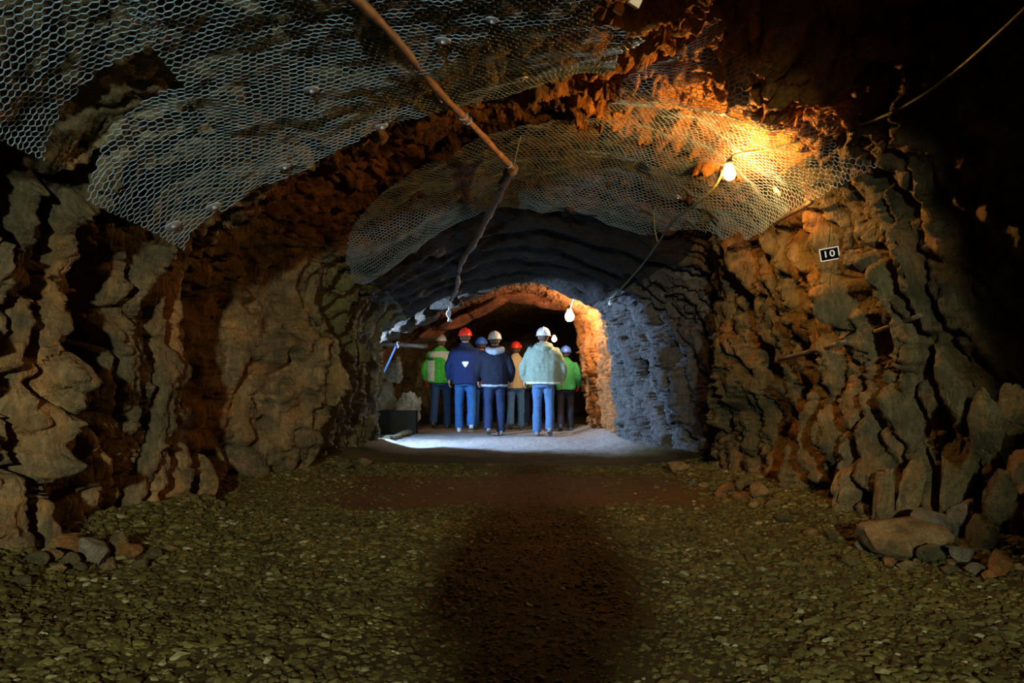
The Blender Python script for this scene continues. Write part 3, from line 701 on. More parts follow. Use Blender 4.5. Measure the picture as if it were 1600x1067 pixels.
# ------------------------------------------------------------------ where the rock surface stands along a line of sight
_pv = G[:, :, :].reshape(-1, 3)
_vis = _pv[:, 1] > 2.0
_pv = _pv[_vis]
_px = CX + F * _pv[:, 0] / _pv[:, 1]; _py = HY - F * (_pv[:, 2] - EYE) / _pv[:, 1]
def surf_at(px, py, r=7.0):
    k = np.where((_px - px)**2 + (_py - py)**2 < r * r)[0]
    if len(k) == 0: return None
    return _pv[k[np.argmin(_pv[k, 1])]]

# ------------------------------------------------------------------ wire netting under the roof
def net(name, u0, u1, d0, d1, off, keep, seed, a=0.039, b=0.030, rad=0.0026, wave=0.035, label='', plates=()):
    gd_ = np.linspace(d0, d1, 90); gu_ = np.linspace(u0, u1, 120)
    S_ = base_surface(gd_, gu_); N_ = inward(S_)
    pp = S_.reshape(-1, 3)
    w_ = off + wave * fbm(pp * 1.6, 3, seed) + 0.012 * fbm(pp * 7.0, 2, seed + 3)
    T_ = S_ + N_ * w_.reshape(90, 120)[:, :, None]
    mid = T_[45]
    arc = np.concatenate([[0], np.cumsum(np.linalg.norm(np.diff(mid, axis=0), axis=1))])
    L = arc[-1]
    ni = int(L / (a / 2)); nj = int((d1 - d0) / b)
    I, J = np.meshgrid(np.arange(ni + 1), np.arange(nj + 1))
    par = (I + J) % 2
    r = np.random.default_rng(seed)
    s = I * a / 2 + r.normal(size=I.shape) * 0.0022
    t = J * b + par * b / 3 + r.normal(size=I.shape) * 0.0022
    t = np.clip(t, 0, d1 - d0 - 1e-4)
    fu = np.interp(np.clip(s, 0, L), arc, np.arange(120)); fd_ = t / (d1 - d0) * 89
    iu = np.clip(fu.astype(int), 0, 118); jd = np.clip(fd_.astype(int), 0, 88)
    x, y = (fu - iu)[..., None], (fd_ - jd)[..., None]
    pos = T_[jd, iu]*(1-x)*(1-y) + T_[jd, iu+1]*x*(1-y) + T_[jd+1, iu]*(1-x)*y + T_[jd+1, iu+1]*x*y
    nrm = N_[jd, iu]
    uval = np.interp(fu, np.arange(120), gu_); dval = d0 + t
    ok = keep(uval, dval)
    e = []
    idx = np.arange(I.size).reshape(I.shape)
    e.append(np.stack([idx[:, :-1].ravel(), idx[:, 1:].ravel()], axis=1))
    v = (par[:-1] == 1)
    e.append(np.stack([idx[:-1][v], idx[1:][v]], axis=1))
    E = np.concatenate(e); okf = ok.ravel()
    E = E[okf[E[:, 0]] & okf[E[:, 1]]]
    pf = pos.reshape(-1, 3); nf = nrm.reshape(-1, 3)
    A, B = pf[E[:, 0]], pf[E[:, 1]]
    n = nf[E[:, 0]]; d = B - A; d /= np.linalg.norm(d, axis=1)[:, None] + 1e-9
    sd = np.cross(d, n); sd /= np.linalg.norm(sd, axis=1)[:, None] + 1e-9
    twist = np.zeros(len(E))
    V_ = np.empty((len(E), 6, 3))
    for k in range(3):
        an = 2 * math.pi * k / 3
        o_ = rad * (math.cos(an) * n + math.sin(an) * sd)
        V_[:, k] = A + o_; V_[:, 3 + k] = B + o_
    Fq = np.array([(0, 1, 4, 3), (1, 2, 5, 4), (2, 0, 3, 5)])
    Fall = (Fq[None] + 6 * np.arange(len(E))[:, None, None]).reshape(-1, 4)
    root = link(bpy.data.objects.new(name, np_mesh(name, V_.reshape(-1, 3), Fall, M['wire'], smooth=True)))
    tag(root, label, 'wire netting')
    # washers that pin the net to the rock
    ppx = CX + F * pf[:, 0] / pf[:, 1]; ppy = HY - F * (pf[:, 2] - EYE) / pf[:, 1]
    for (qx, qy, rr) in plates:
        k = np.argmin((ppx - qx)**2 + (ppy - qy)**2 + (~okf) * 1e6)
        c = pf[k] + nf[k] * 0.006
        mb = MB()
        z = Vector(nf[k]); xax = z.orthogonal().normalized(); yax = z.cross(xax)
        rings = []
        for h, sc in ((-0.004, 0.85), (0.0, 1.0), (0.004, 0.92), (0.007, 0.25), (0.018, 0.22)):
            rings.append([c + np.array(xax) * rr * sc * math.cos(q) * 1.25 + np.array(yax) * rr * sc * math.sin(q) * 0.85 + nf[k] * h for q in np.linspace(0, 2*math.pi, 15)[:-1]])
        mb.rings(rings)
        p = mb.build('bolt_plate', M['plate'], root, smooth=False)
        p['label'] = 'grey blue oval bolt plate'
    return root, pf[okf]

net_near, netpts = net('wire_netting', 3.12, 6.25, 2.4, 4.90, 0.13,
    lambda u, d: ~((u < 4.25) & (d < 3.95 - (u - 3.1) * 0.25)) & (d < 4.84 + 0.04 * np.sin(u * 5)) & (u < 5.68 + 0.35 * np.clip((d - 3.7) / 1.1, 0, 1) + 0.05 * np.sin(d * 11)),
    301, label='large sagging blue grey wire netting across the near roof',
    plates=[(690, 58, .035), (487, 140, .036), (596, 195, .036), (445, 258, .035), (816, 118, .035), (268, 352, .04), (336, 322, .04), (770, 30, .03)])
net_far, netpts2 = net('wire_netting', 3.45, 8.12, 4.2, 7.85, 0.13,
    lambda u, d: ((u > 6.15) | (d > 6.75 - 0.35 * (u - 3.4) + 0.5 * np.maximum(0, 4.6 - u))) & ((u < 7.2) | (d < 7.85 - 1.15 * (u - 7.2))) & ((u < 8.0) | (d < 6.6)) & (d > 4.25 + 0.10 * np.sin(u * 9) + 0.45 * np.clip((u - 6.4) * 2, 0, 1)),
    331, a=0.041, b=0.031, rad=0.0018, wave=0.06, label='wire netting lit orange behind the near bare bulb',
    plates=[(1216, 297, .035), (1062, 306, .03)])
net_corner, netpts0 = net('wire_netting', 3.25, 4.35, 2.2, 3.62, 0.12,
    lambda u, d: d < 3.62 - 0.25 * (u - 3.25), 361, label='small hanging patch of wire netting in the top left corner')

# ------------------------------------------------------------------ pole and cables under the roof
pa, pb = at(540, -18, 3.25), at(801, 264, 6.3)
path = np.array([pa + (pb - pa) * t for t in np.linspace(0, 1, 40)])
path[:, 0] += 0.010 * np.sin(np.linspace(0, 9, 40)); path[:, 2] += 0.008 * np.sin(np.linspace(0, 13, 40))
rad = 0.021 + 0.003 * np.sin(np.linspace(0, 37, 40)) + 0.002 * np.sin(np.linspace(0, 90, 40))
pole = MB().tube(path, rad, 10).build('pole', M['pole'])
tag(pole, 'long thin brown wooden pole slung lengthwise under the near netting', 'pole')
for t in (0.55, 0.58, 0.95):
    c = pa + (pb - pa) * t
    ring = [c + 0.028 * np.array([math.cos(q), 0.15 * math.sin(2 * q), math.sin(q)]) for q in np.linspace(0, 2 * math.pi, 13)]
    MB().tube(ring, 0.004, 5).build('wire_tie', M['wire'], pole)
MB().tube(resample([at(560, 80, 4.0), at(640, 85, 3.95), at(668, 128, 4.35), at(690, 160, 4.6)][1:], 12), 0.005, 5).build('loose_splinter', M['wedge'], pole)
MB().tube(resample([at(803, 258, 6.3), at(808, 235, 6.25), at(814, 212, 6.2)], 8), 0.004, 5).build('wire_hook', M['wire'], pole)

cpts = resample([at(800, 262, 6.34), at(788, 285, 6.7), at(778, 310, 7.1), at(757, 348, 7.8), at(742, 378, 8.4), at(724, 404, 9.1), at(716, 425, 9.8), at(714, 448, 10.4), at(705, 468, 11.0)], 70)
cr = 0.030 + 0.006 * np.sin(np.arange(70) * 0.9) + 0.004 * np.sin(np.arange(70) * 2.3)
cr[:14] *= np.linspace(1.6, 1.0, 14)
cbl = MB().tube(cpts, cr, 8).build('cable_bundle', M['cable'])
tag(cbl, 'dark knotted cable bundle hanging from the pole end along the roof', 'cable')
fr = MB()
for k in range(4):
    fr.tube(resample([at(705 - k, 466, 11.0), at(701 + 1.5 * k, 478, 11.05), at(704 - 2 * k, 490, 11.1), at(700 + 2 * k, 502, 11.15)], 14), 0.009, 5)
o = fr.build('frayed_end', M['frayed'], cbl); o['label'] = 'pale blue frayed cable end'

cord = MB().tube(resample([at(1141, 250, 5.42), at(1146, 243, 5.42), at(1160, 239, 5.4), at(1190, 235, 5.3), at(1230, 226, 5.15), at(1300, 208, 4.9), at(1370, 186, 4.6), at(1440, 150, 4.3), at(1500, 105, 4.1), at(1570, 42, 3.7), at(1640, -25, 3.4)], 80), 0.0075, 7).build('power_cord', M['cord'])
tag(cord, 'green brown cord running from the near bulb up into the dark right', 'cord')
cord2 = MB().tube(resample([at(1138, 250, 5.42), at(1116, 292, 5.7), at(1080, 324, 6.1), at(1052, 345, 6.6), at(1028, 380, 7.4), at(1003, 414, 8.3), at(975, 446, 9.2), at(957, 464, 10.0), at(942, 468, 10.6)], 70), 0.010, 7).build('power_cord', M['cord'])
tag(cord2, 'dark sagging cord from the near bulb down to the small unlit lamp', 'cord')
MB().tube(resample([at(1028, 380, 7.4), at(1024, 362, 7.35), at(1022, 340, 7.3), at(1023, 322, 7.3)], 12), 0.006, 5).build('hanger_wire', M['cord'], cord2)
cord3 = MB().tube(resample([at(942, 468, 10.6), at(930, 463, 11.0), at(922, 458, 11.4), at(914, 461, 11.7), at(903, 456, 12.2), at(895, 470, 13.0), at(891, 484, 13.6)], 40), 0.011, 7).build('power_cord', M['cord_pale'])
tag(cord3, 'pale blue lit cord leading to the far bright bulb', 'cord')

# ------------------------------------------------------------------ lamps
def bulb(name, loc, r, glow, label, group=None, socket_mat='socket', drop=True):
    root = empty(name, tuple(loc))
    prof = [(0.0, -1.0), (0.45, -0.9), (0.8, -0.6), (1.0, 0.0), (0.92, 0.42), (0.66, 0.85), (0.46, 1.25), (0.44, 1.45)]
    rings = [[(max(pr, 0.02) * r * math.cos(q), max(pr, 0.02) * r * math.sin(q), pz * r) for q in np.linspace(0, 2*math.pi, 15)[:-1]] for pr, pz in prof]
    MB().rings(rings).build('glass', glow, root)
    rings = [[(pr * r * math.cos(q), pr * r * math.sin(q), pz * r) for q in np.linspace(0, 2*math.pi, 13)[:-1]] for pr, pz in [(0.46, 1.45), (0.58, 1.5), (0.58, 2.1), (0.42, 2.35), (0.2, 2.55)]]
    MB().rings(rings).build('socket', M[socket_mat], root)
    tag(root, label, 'light bulb', group)
    return root
b1 = at(1140, 272, 5.42)
bulb('light_bulb', b1, 0.040, M['near_glow'], 'bare glowing bulb hanging below the orange lit netting')
b2 = at(890, 495, 13.7)
bulb('light_bulb', b2, 0.075, M['far_glow'], 'bright bare bulb by the right rock wall above the walkers')
b3 = at(866, 530, 18.5)
bulb('light_bulb', b3, 0.055, M['deep_glow'], 'small distant yellow bulb just right of the rightmost white helmet')
b4 = at(954, 474, 10.3)
bulb('light_bulb', b4, 0.028, M['bulb_off'], 'small unlit white bulb in a red socket on the sagging cord', socket_mat='socket_red')

def lamp(name, typ, loc, power, colour, radius=0.05, aim=None, size=None, blend=0.5):
    ld = bpy.data.lights.new(name, typ); ld.energy = power; ld.color = colour; ld.shadow_soft_size = radius
    if typ == 'SPOT': ld.spot_size = size; ld.spot_blend = blend
    o = bpy.data.objects.new(name, ld); o.location = loc
    if aim is not None: o.rotation_euler = (Vector(aim) - Vector(loc)).to_track_quat('-Z', 'Y').to_euler()
    return link(o)
lamp('niche_lamp', 'SPOT', (-2.55, 11.66, 1.45), NICHE_LAMP['power'], NICHE_LAMP['colour'], 0.06, (1.4, 10.6, 0.9), math.radians(168), 1.0)
lamp('rear_lamp', 'SPOT', (-0.20, -7.0, 2.25), REAR_LAMP['power'], REAR_LAMP['colour'], 0.16, (-0.1, 4.5, 1.2), math.radians(80), 0.5)

# ------------------------------------------------------------------ number sign
sp = surf_at(1296, 397, 9)
sd_ = float(sp[1]) - 0.05
sc_ = at(1296, 397, sd_)
sign = empty('number_sign', tuple(sc_))
sign.rotation_euler = (math.radians(4), math.radians(-9), math.radians(-14))
w_, h_ = 29 * sd_ / F, 20 * sd_ / F
MB().box((0, 0, 0), (w_, 0.006, h_)).build('plate', M['sign_black'], sign, False)
bt = 0.0065
fr = MB()
for (cx, cz, sx, sz) in ((0, h_/2 - bt/2, w_, bt), (0, -h_/2 + bt/2, w_, bt), (-w_/2 + bt/2, 0, bt, h_ - 2*bt), (w_/2 - bt/2, 0, bt, h_ - 2*bt)):
    fr.box((cx, -0.0045, cz), (sx, 0.004, sz))
o = fr.build('border', M['sign_white'], sign, False); o['label'] = 'white border'
for ch, cx in (('1', -0.20), ('0', 0.14)):
    cu = bpy.data.curves.new('digit', 'FONT'); cu.body = ch; cu.size = h_ * 0.70; cu.align_x = 'CENTER'; cu.align_y = 'CENTER'
    cu.extrude = 0.0015; cu.offset = h_ * 0.010
    tmp = bpy.data.objects.new('digit_tmp', cu); COL.objects.link(tmp)
    bpy.context.view_layer.update()
    me = bpy.data.meshes.new_from_object(tmp.evaluated_get(bpy.context.evaluated_depsgraph_get()))
    bpy.data.objects.remove(tmp)
    me.materials.clear(); me.materials.append(M['sign_white'])
    g = bpy.data.objects.new('digit', me); g.rotation_euler = (math.radians(90), 0, 0); g.scale = (1.2, 1, 1)
    g.location = (cx * w_, -0.0045, 0); link(g, sign)
    g['label'] = 'white digit ' + ('one' if ch == '1' else 'zero')
tag(sign, 'small black number plate with white border reading 10 on the right wall', 'sign')

# ------------------------------------------------------------------ straight iron bars let into the right wall
def wall_bar(p0, p1, r, label, lift=0.03):
    a_, b_ = surf_at(*p0, 9), surf_at(*p1, 9)
    a_ = at(*p0, a_[1] - lift); b_ = at(*p1, b_[1] - lift)
    pts = [a_ + (b_ - a_) * t for t in np.linspace(0, 1, 6)]
    o = MB().tube(pts, [r, r * 1.05, r, r * 1.04, r, r * 0.96], 8).build('iron_bar', M['iron'])
    tag(o, label, 'bar'); return o
wall_bar((1205, 350), (1268, 316), 0.016, 'dark bar on the right wall just below the lit netting')
wall_bar((1138, 388), (1198, 356), 0.014, 'dark bar at the lower corner of the orange lit netting')
wall_bar((1218, 562), (1322, 534), 0.016, 'long grey bar on the right wall at mid height')
wall_bar((1368, 518), (1440, 492), 0.014, 'shorter grey bar on the right wall near the darkness')

# pale wedges tucked in the roof
for (px, py, s, lab) in ((967, 15, 0.045, 'pale square wooden wedge in the orange roof at the top edge'), (992, 3, 0.05, 'pale wooden wedge cut by the top edge of the picture')):
    p = surf_at(px, py, 10)
    c = at(px, py, p[1] - 0.04) if p is not None else at(px, py, 3.9)
    mb = MB()
    mb.rings([[(-s*.5, -s*.3, -s*.4), (s*.5, -s*.35, -s*.45), (s*.45, s*.35, -s*.4), (-s*.5, s*.3, -s*.35)], [(-s*.42, -s*.2, s*.5), (s*.5, -s*.3, s*.4), (s*.4, s*.3, s*.45), (-s*.45, s*.3, s*.5)]])
    o = mb.build('wooden_wedge', M['wedge'], None, False); o.location = tuple(c); o.rotation_euler = (0.2, 0.4, 0.3)
    tag(o, lab, 'wedge')

# ------------------------------------------------------------------ the niche on the left
bm_a, bm_b = at(588, 537, 12.9), at(668, 541, 13.1)
bt_ = [bm_a + (bm_b - bm_a) * t for t in np.linspace(0, 1, 10)]
beam = MB().tube(bt_, 0.035 + 0.004 * np.sin(np.arange(10) * 1.7), 9).build('timber_beam', M['timber'])
tag(beam, 'dark timber beam jutting across the niche behind the walkers', 'beam')
c = bm_a + (bm_b - bm_a) * 0.42
ring = [c + 0.045 * np.array([0.25 * math.sin(2*q), math.cos(q), math.sin(q)]) for q in np.linspace(0, 2*math.pi, 13)]
o = MB().tube(ring, 0.010, 6).build('rope_tie', M['sign_white'], beam); o['label'] = 'white rope tie'
st = MB().tube(resample([at(619, 540, 12.85), at(611, 558, 12.85), at(603, 575, 12.85), at(598, 586, 12.85)], 12), 0.016, 6, flat=0.35).build('strap', M['strap_blue'])
tag(st, 'blue strap hanging slanted from the timber beam', 'strap')
tx, td = (622 - CX) * 13.9 / F, 13.9
tr = empty('trough', (tx, td, float(floor_z(tx, td)[0]) - 0.02), 0.05)
MB().box((0, 0.0, 0.03), (0.60, 0.5, 0.05)).build('bottom', M['dark_metal'], tr, False)
for (cx, cy, sx, sy) in ((0, -0.24, 0.62, 0.03), (0, 0.24, 0.62, 0.03), (-0.295, 0, 0.03, 0.45), (0.295, 0, 0.03, 0.45)):
    MB().box((cx, cy, 0.21), (sx, sy, 0.40)).build('side', M['dark_metal'], tr, False)
MB().box((0, -0.255, 0.40), (0.64, 0.02, 0.03)).build('rim', M['dark_metal'], tr, False)
tag(tr, 'dark open metal trough on the floor left of the walkers', 'trough')
rock('boulder', (634 - CX) * 14.45 / F, 14.45, (0.46, 0.5, 0.74), 'boulder_pale', 231, 'pale grey boulder behind the right end of the dark trough', cat='boulder', sink=0.03, planes=9, rough=0.25, rot=(0, 0.12, 0.4))
rock('boulder', (601 - CX) * 14.6 / F, 14.6, (0.52, 0.5, 0.92), 'boulder_pale', 232, 'taller pale grey boulder behind the left end of the dark trough', cat='boulder', sink=0.03, planes=9, rough=0.25, rot=(0, -0.1, 0.2))
rock('boulder', (610 - CX) * 14.6 / F, 14.6, (0.40, 0.42, 0.50), 'boulder_pale', 233, 'upright pale boulder resting on top of the taller pale grey one', cat='boulder', z=0.86, planes=8, rough=0.3, rot=(0, 0.35, 0.5))
for k in range(5):
    d_ = 11.95 + 0.37 * k
    x_ = (600 + 9.5 * k - CX) * d_ / F
    rock('kerb_stone', x_, d_, (0.16, 0.36, 0.10), 'boulder_grey' if k % 3 else 'boulder_tan', 210 + k, '%s kerb stone from the near end of the row edging the lit floor' % ORD[k], 'kerb stones by the niche', cat='stone', sub=3, rot=(0, 0, -0.15))
# ------------------------------------------------------------------ people, seen from behind
def remesh(mb, voxel, mat, name, iters=4, folds=0.0, seed=0):
    me = bpy.data.meshes.new(name); me.from_pydata(mb.v, [], mb.f); me.update()
    bm = bmesh.new(); bm.from_mesh(me); bmesh.ops.recalc_face_normals(bm, faces=bm.faces); bm.to_mesh(me); bm.free()
    t = bpy.data.objects.new('tmp', me); COL.objects.link(t)
    r = t.modifiers.new('r', 'REMESH'); r.mode = 'VOXEL'; r.voxel_size = voxel
    s = t.modifiers.new('s', 'SMOOTH'); s.factor = 0.5; s.iterations = iters
    bpy.context.view_layer.update()
    out = bpy.data.meshes.new_from_object(t.evaluated_get(bpy.context.evaluated_depsgraph_get()))
    bpy.data.objects.remove(t); bpy.data.meshes.remove(me)
    out.name = name
    n = len(out.vertices)
    if folds:
        co = np.empty(n * 3, dtype=np.float32); out.vertices.foreach_get('co', co); co = co.reshape(-1, 3).astype(float)
        no = np.empty(n * 3, dtype=np.float32); out.vertices.foreach_get('normal', no); no = no.reshape(-1, 3)
        f = fbm(co * np.array([7, 7, 4.0]) + seed * 3.1, 3, seed) * folds
        ridge = 1 - np.abs(fbm(co * np.array([6, 6, 3.5]) + seed * 1.7 + 5, 2, seed + 50)) * 3.0
        f += np.clip(ridge, 0, 1)**3 * folds * 0.6
        out.vertices.foreach_set('co', (co + no * f[:, None]).astype(np.float32).ravel())
    out.polygons.foreach_set('use_smooth', [True] * len(out.polygons))
    out.materials.clear(); out.materials.append(mat); out.update()
    return out

def ell(cx, cy, z, rx, ry, n=18, p=2.4):
    R = []
    for q in np.linspace(0, 2 * math.pi, n + 1)[:-1]:
        c, s = math.cos(q), math.sin(q)
        R.append((cx + rx * math.copysign(abs(c)**(2/p), c), cy + ry * math.copysign(abs(s)**(2/p), s), z))
    return R

def hand(mb, wrist, ax, side, r=1.0, curl=0.5):
    """palm and five bent fingers hanging from the wrist; ax = forearm direction"""
    ax = np.array(ax) / np.linalg.norm(ax)
    inw = np.array([-side, 0.0, 0.0]); inw -= ax * np.dot(inw, ax); inw /= np.linalg.norm(inw)      # towards the thigh: palm side
    fwd = np.cross(ax, inw) * (1 if np.cross(ax, inw)[1] > 0 else -1)                                   # thumb side faces forward
    palm = [wrist + ax * t for t in (0.0, 0.03, 0.06, 0.085)]
    rings = []
    for t, w, h in ((0.0, 0.026, 0.020), (0.03, 0.036, 0.017), (0.06, 0.041, 0.016), (0.088, 0.038, 0.012)):
        c = wrist + ax * t
        rings.append([c + fwd * w * r * math.cos(q) + inw * h * r * math.sin(q) for q in np.linspace(0, 2*math.pi, 13)[:-1]])
    mb.rings(rings)
    for k, (off, ln) in enumerate(((0.029, 0.068), (0.010, 0.078), (-0.010, 0.072), (-0.028, 0.056))):
        b0 = wrist + ax * 0.075 + fwd * off * r
        b1 = b0 + ax * ln * 0.45 + inw * 0.006; b2 = b1 + (ax * 0.8 + inw * curl) * ln * 0.35; b3 = b2 + (ax * 0.5 + inw * (curl + 0.4)) * ln * 0.28
        mb.tube([b0, b1, b2, b3], [0.0095 * r, 0.009 * r, 0.0082 * r, 0.006 * r], 7)
    t0 = wrist + ax * 0.022 + fwd * 0.026 * r
    t1 = t0 + ax * 0.030 + fwd * 0.022 * r + inw * 0.008; t2 = t1 + ax * 0.030 + fwd * 0.008 + inw * 0.012
    mb.tube([t0, t1, t2], [0.012 * r, 0.0105 * r, 0.007 * r], 7)

def shell_patch(name, me, test, off, mat, parent):
    """faces of a garment picked by test(local co, normal), lifted a little: a panel sewn on it"""
    n = len(me.polygons)
    ce = np.empty(n * 3, dtype=np.float32); me.polygons.foreach_get('center', ce); ce = ce.reshape(-1, 3)
    no = np.empty(n * 3, dtype=np.float32); me.polygons.foreach_get('normal', no); no = no.reshape(-1, 3)
    pick = np.where(test(ce, no))[0]
    if len(pick) == 0: return None
    mp = {}; vs = []; fs = []
    for i in pick:
        f = []
        for v in me.polygons[int(i)].vertices:
            if v not in mp:
                mp[v] = len(vs); c = me.vertices[v]; vs.append(tuple(c.co + c.normal * off))
            f.append(mp[v])
        fs.append(tuple(f))
    m2 = bpy.data.meshes.new(name); m2.from_pydata(vs, [], fs)
    m2.polygons.foreach_set('use_smooth', [True] * len(fs)); m2.materials.append(mat); m2.update()
    return link(bpy.data.objects.new(name, m2), parent)

M['skin'] = plain('skin', (0.50, 0.30, 0.20), 0.55, 0, 0.12, 12)
M['hair'] = plain('hair', (0.06, 0.04, 0.025), 0.7, 0, 0.3, 60)
M['eye'] = plain('eye', (0.5, 0.5, 0.48), 0.3)
def cloth(name, col, rough=0.85):
    return plain(name, col, rough, 0, 0.16, 26, 0.35, 0.2)

def person(px, d, top, label, jacket, trousers, helmet, shoes=(0.10, 0.10, 0.10), rz=0.0, stride=0.5, lead=1, arms=(0.12, 0.12), wide=1.0, long=0.0,
           gloves=None, seed=0, hood=None, group='walkers in hard hats', bare=False, helm_rot=0.0, x=None):
    """top = pixel row of the helmet's crown, which sets the height"""
    X0 = (px - CX) * d / F if x is None else x
    gz = float(floor_z(X0, d)[0])
    Ht = top if top < 3 else EYE + (HY - top) * d / F - gz
    k = Ht / 1.80                                                      # design height 1.75 plus helmet
    root = empty('person', (X0, d, gz + 0.01), rz); root.scale = (k, k, k)
    tag(root, label, 'person', group)
    st = 0.17 * stride
    legs = []
    for s in (-1, 1):
        y = st * lead * s
        lift = 0.05 if y < 0 else 0.0                                  # the trailing heel is off the ground
        hip = np.array([0.09 * s, 0, 0.93]); ank = np.array([0.105 * s, y, 0.085 + lift])
        knee = np.array([0.105 * s, y * 0.5 + 0.035 + (0.03 if y < 0 else 0), 0.50])
        legs.append((hip, knee, ank, s, y))
    armp = []
    for s, sw in zip((-1, 1), arms):
        sh = np.array([0.185 * s, 0, 1.425])
        el = np.array([0.265 * s * (0.55 + 0.45 * wide), -0.03 - 0.04 * sw * s, 1.145]); wr = np.array([0.262 * s * (0.5 + 0.5 * wide), 0.05 + sw, 0.905 + abs(sw) * 0.25])
        armp.append((sh, el, wr, s))
    # body: one continuous surface
    b = MB()
    b.rings([ell(0, 0, z, rx, ry) for z, rx, ry in ((0.84, .13, .10), (0.95, .155, .11), (1.08, .135, .10), (1.25, .155, .11), (1.38, .165, .10), (1.45, .11, .075))])
    b.tube([(0, -0.01, 1.40), (0, 0.0, 1.50), (0, 0.012, 1.58)], [0.062, 0.056, 0.055], 12)
    b.rings([ell(0, 0.012 + oy, z, rx, ry, 18, 2.1) for z, rx, ry, oy in ((1.525, .035, .04, .045), (1.545, .052, .07, .03), (1.585, .066, .085, .012), (1.635, .074, .096, .002), (1.685, .075, .098, -.004), (1.725, .062, .084, -.006), (1.75, .03, .045, -.006))])
    b.tube([(0, .098, 1.665), (0, .122, 1.625), (0, .104, 1.612)], [0.010, 0.015, 0.011], 7)            # nose
    b.tube([(-.022, .094, 1.578), (0, .101, 1.578), (.022, .094, 1.578)], [0.006, 0.008, 0.006], 6)     # lips
    for s in (-1, 1):
        b.tube([(.074*s, -.012, 1.600), (.083*s, -.018, 1.635), (.079*s, -.010, 1.665)], [0.009, 0.014, 0.009], 6)   # ears
    for hip, knee, ank, s, y in legs:
        b.tube(resample([hip, knee, ank], 9), [.078, .074, .066, .056, .050, .050, .046, .038, .034], 10)
    for sh, el, wr, s in armp:
        b.tube(resample([sh, el, wr], 9), [.052, .048, .044, .040, .038, .037, .034, .029, .025], 10)
    me = remesh(b, 0.016, M['skin'], 'body', 3)
    hb = MB()
    for sh, el, wr, s in armp: hand(hb, wr, wr - el, s)
    bm = bmesh.new(); bm.from_mesh(me)
    hm = bpy.data.meshes.new('t'); hm.from_pydata(hb.v, [], hb.f); bm.from_mesh(hm); bpy.data.meshes.remove(hm)
    for f in bm.faces: f.smooth = True
    bm.to_mesh(me); bm.free()
    body = link(bpy.data.objects.new('body', me), root)
    for s in (-1, 1):
        o = MB().ball((0.030 * s, 0.090, 1.648), 0.0115, 8, 6).build('eye', M['eye'], body)
    # hair under the helmet
    hr = MB(); hr.rings([ell(0, -0.006 + oy, z, rx, ry, 18, 2.1) for z, rx, ry, oy in ((1.565, .050, .045, -.035), (1.60, .073, .080, -.022), (1.65, .081, .092, -.016), (1.70, .080, .094, -.012), (1.74, .064, .080, -.008), (1.76, .03, .04, -.006))])
    hr.build('hair', M['hair'], root)
    # trousers
    t = MB()
    t.rings([ell(0, -0.004, z, rx, ry) for z, rx, ry in ((0.80, .155, .115), (0.88, .178, .130), (0.97, .172, .125), (1.03, .162, .118))])
    for hip, knee, ank, s, y in legs:
        p = resample([hip - np.array([0, 0, .02]), knee, ank - np.array([0, .0, .03])], 10)
        t.tube(p, [.098, .094, .088, .080, .076, .075, .074, .073, .073, .074], 12)
    tro = link(bpy.data.objects.new('trousers', remesh(t, 0.017, trousers, 'trousers', 3, 0.010, seed + 3)), root)
    # jacket with sleeves
    j = MB(); w = wide; lo = 0.86 - long
    j.rings([ell(0, -0.006, z, rx * w, ry * (0.4 + 0.6 * w)) for z, rx, ry in ((lo, .196, .150), (lo + .05, .205, .155), (1.02, .200, .148), (1.20, .212, .152), (1.34, .215, .148), (1.42, .190, .128), (1.475, .120, .098), (1.515, .080, .080), (1.545, .076, .078))])
    for sh, el, wr, s in armp:
        p = resample([sh - np.array([0.03 * s, 0, 0]), el, wr - (wr - el) * 0.06], 10)
        j.tube(p, np.array([.088, .086, .080, .074, .070, .068, .064, .060, .056, .052]) * (0.6 + 0.4 * w), 12)
    jm = remesh(j, 0.017, jacket, 'jacket', 4, 0.011, seed)
    jac = link(bpy.data.objects.new('jacket', jm), root)
    if hood is not None:
        h = MB()
        pts = [np.array([0.115 * math.sin(q), -0.05 - 0.085 * math.cos(q), 1.475 - 0.035 * math.cos(q)]) for q in np.linspace(-2.2, 2.2, 15)]
        h.tube(pts, 0.042 + 0.022 * np.cos(np.linspace(-1.5, 1.5, 15)), 10)
        link(bpy.data.objects.new('hood', remesh(h, 0.014, hood, 'hood', 3, 0.012, seed + 9)), jac)
    # shoes
    for hip, knee, ank, s, y in legs:
        sh = MB(); tilt = 0.45 if y < 0 else 0.0
        R = []
        for yy, w2, h2 in ((-.075, .022, .05), (-.06, .034, .085), (-.01, .038, .095), (.05, .040, .075), (.11, .045, .055), (.16, .040, .042), (.185, .020, .028)):
            ring = []
            for q in np.linspace(0, 2*math.pi, 13)[:-1]:
                cx, cz = math.cos(q), math.sin(q)
                px_, pz_ = w2 * math.copysign(abs(cx)**0.7, cx), h2 * 0.5 + h2 * 0.5 * math.copysign(abs(cz)**0.7, cz)
                yr = yy - 0.11
                ring.append((ank[0] + px_ * 1.0, ank[1] + 0.11 + yr * math.cos(tilt) - pz_ * math.sin(tilt) * 0.3, pz_ * math.cos(tilt) - yr * math.sin(tilt) if yr < 0 else pz_))
            R.append(ring)
        o = sh.rings(R).build('shoe', shoes, root)
        MB().box((ank[0], ank[1] + 0.06, 0.008 + (0.035 if y < 0 else 0)), (0.075, 0.22, 0.014), Matrix.Rotation(-tilt * 0.6, 3, 'X')).build('sole', M['sole'], o, False)
    if gloves is not None:
        for sh_, el, wr, s in armp:
            g = MB(); hand(g, wr - (wr - el) * 0.05, wr - el, s, 1.35, 0.6)
            g.tube([wr - (wr - el) * 0.15, wr - (wr - el) * 0.04], [0.044, 0.038], 10)
            g.build('glove', gloves, root)
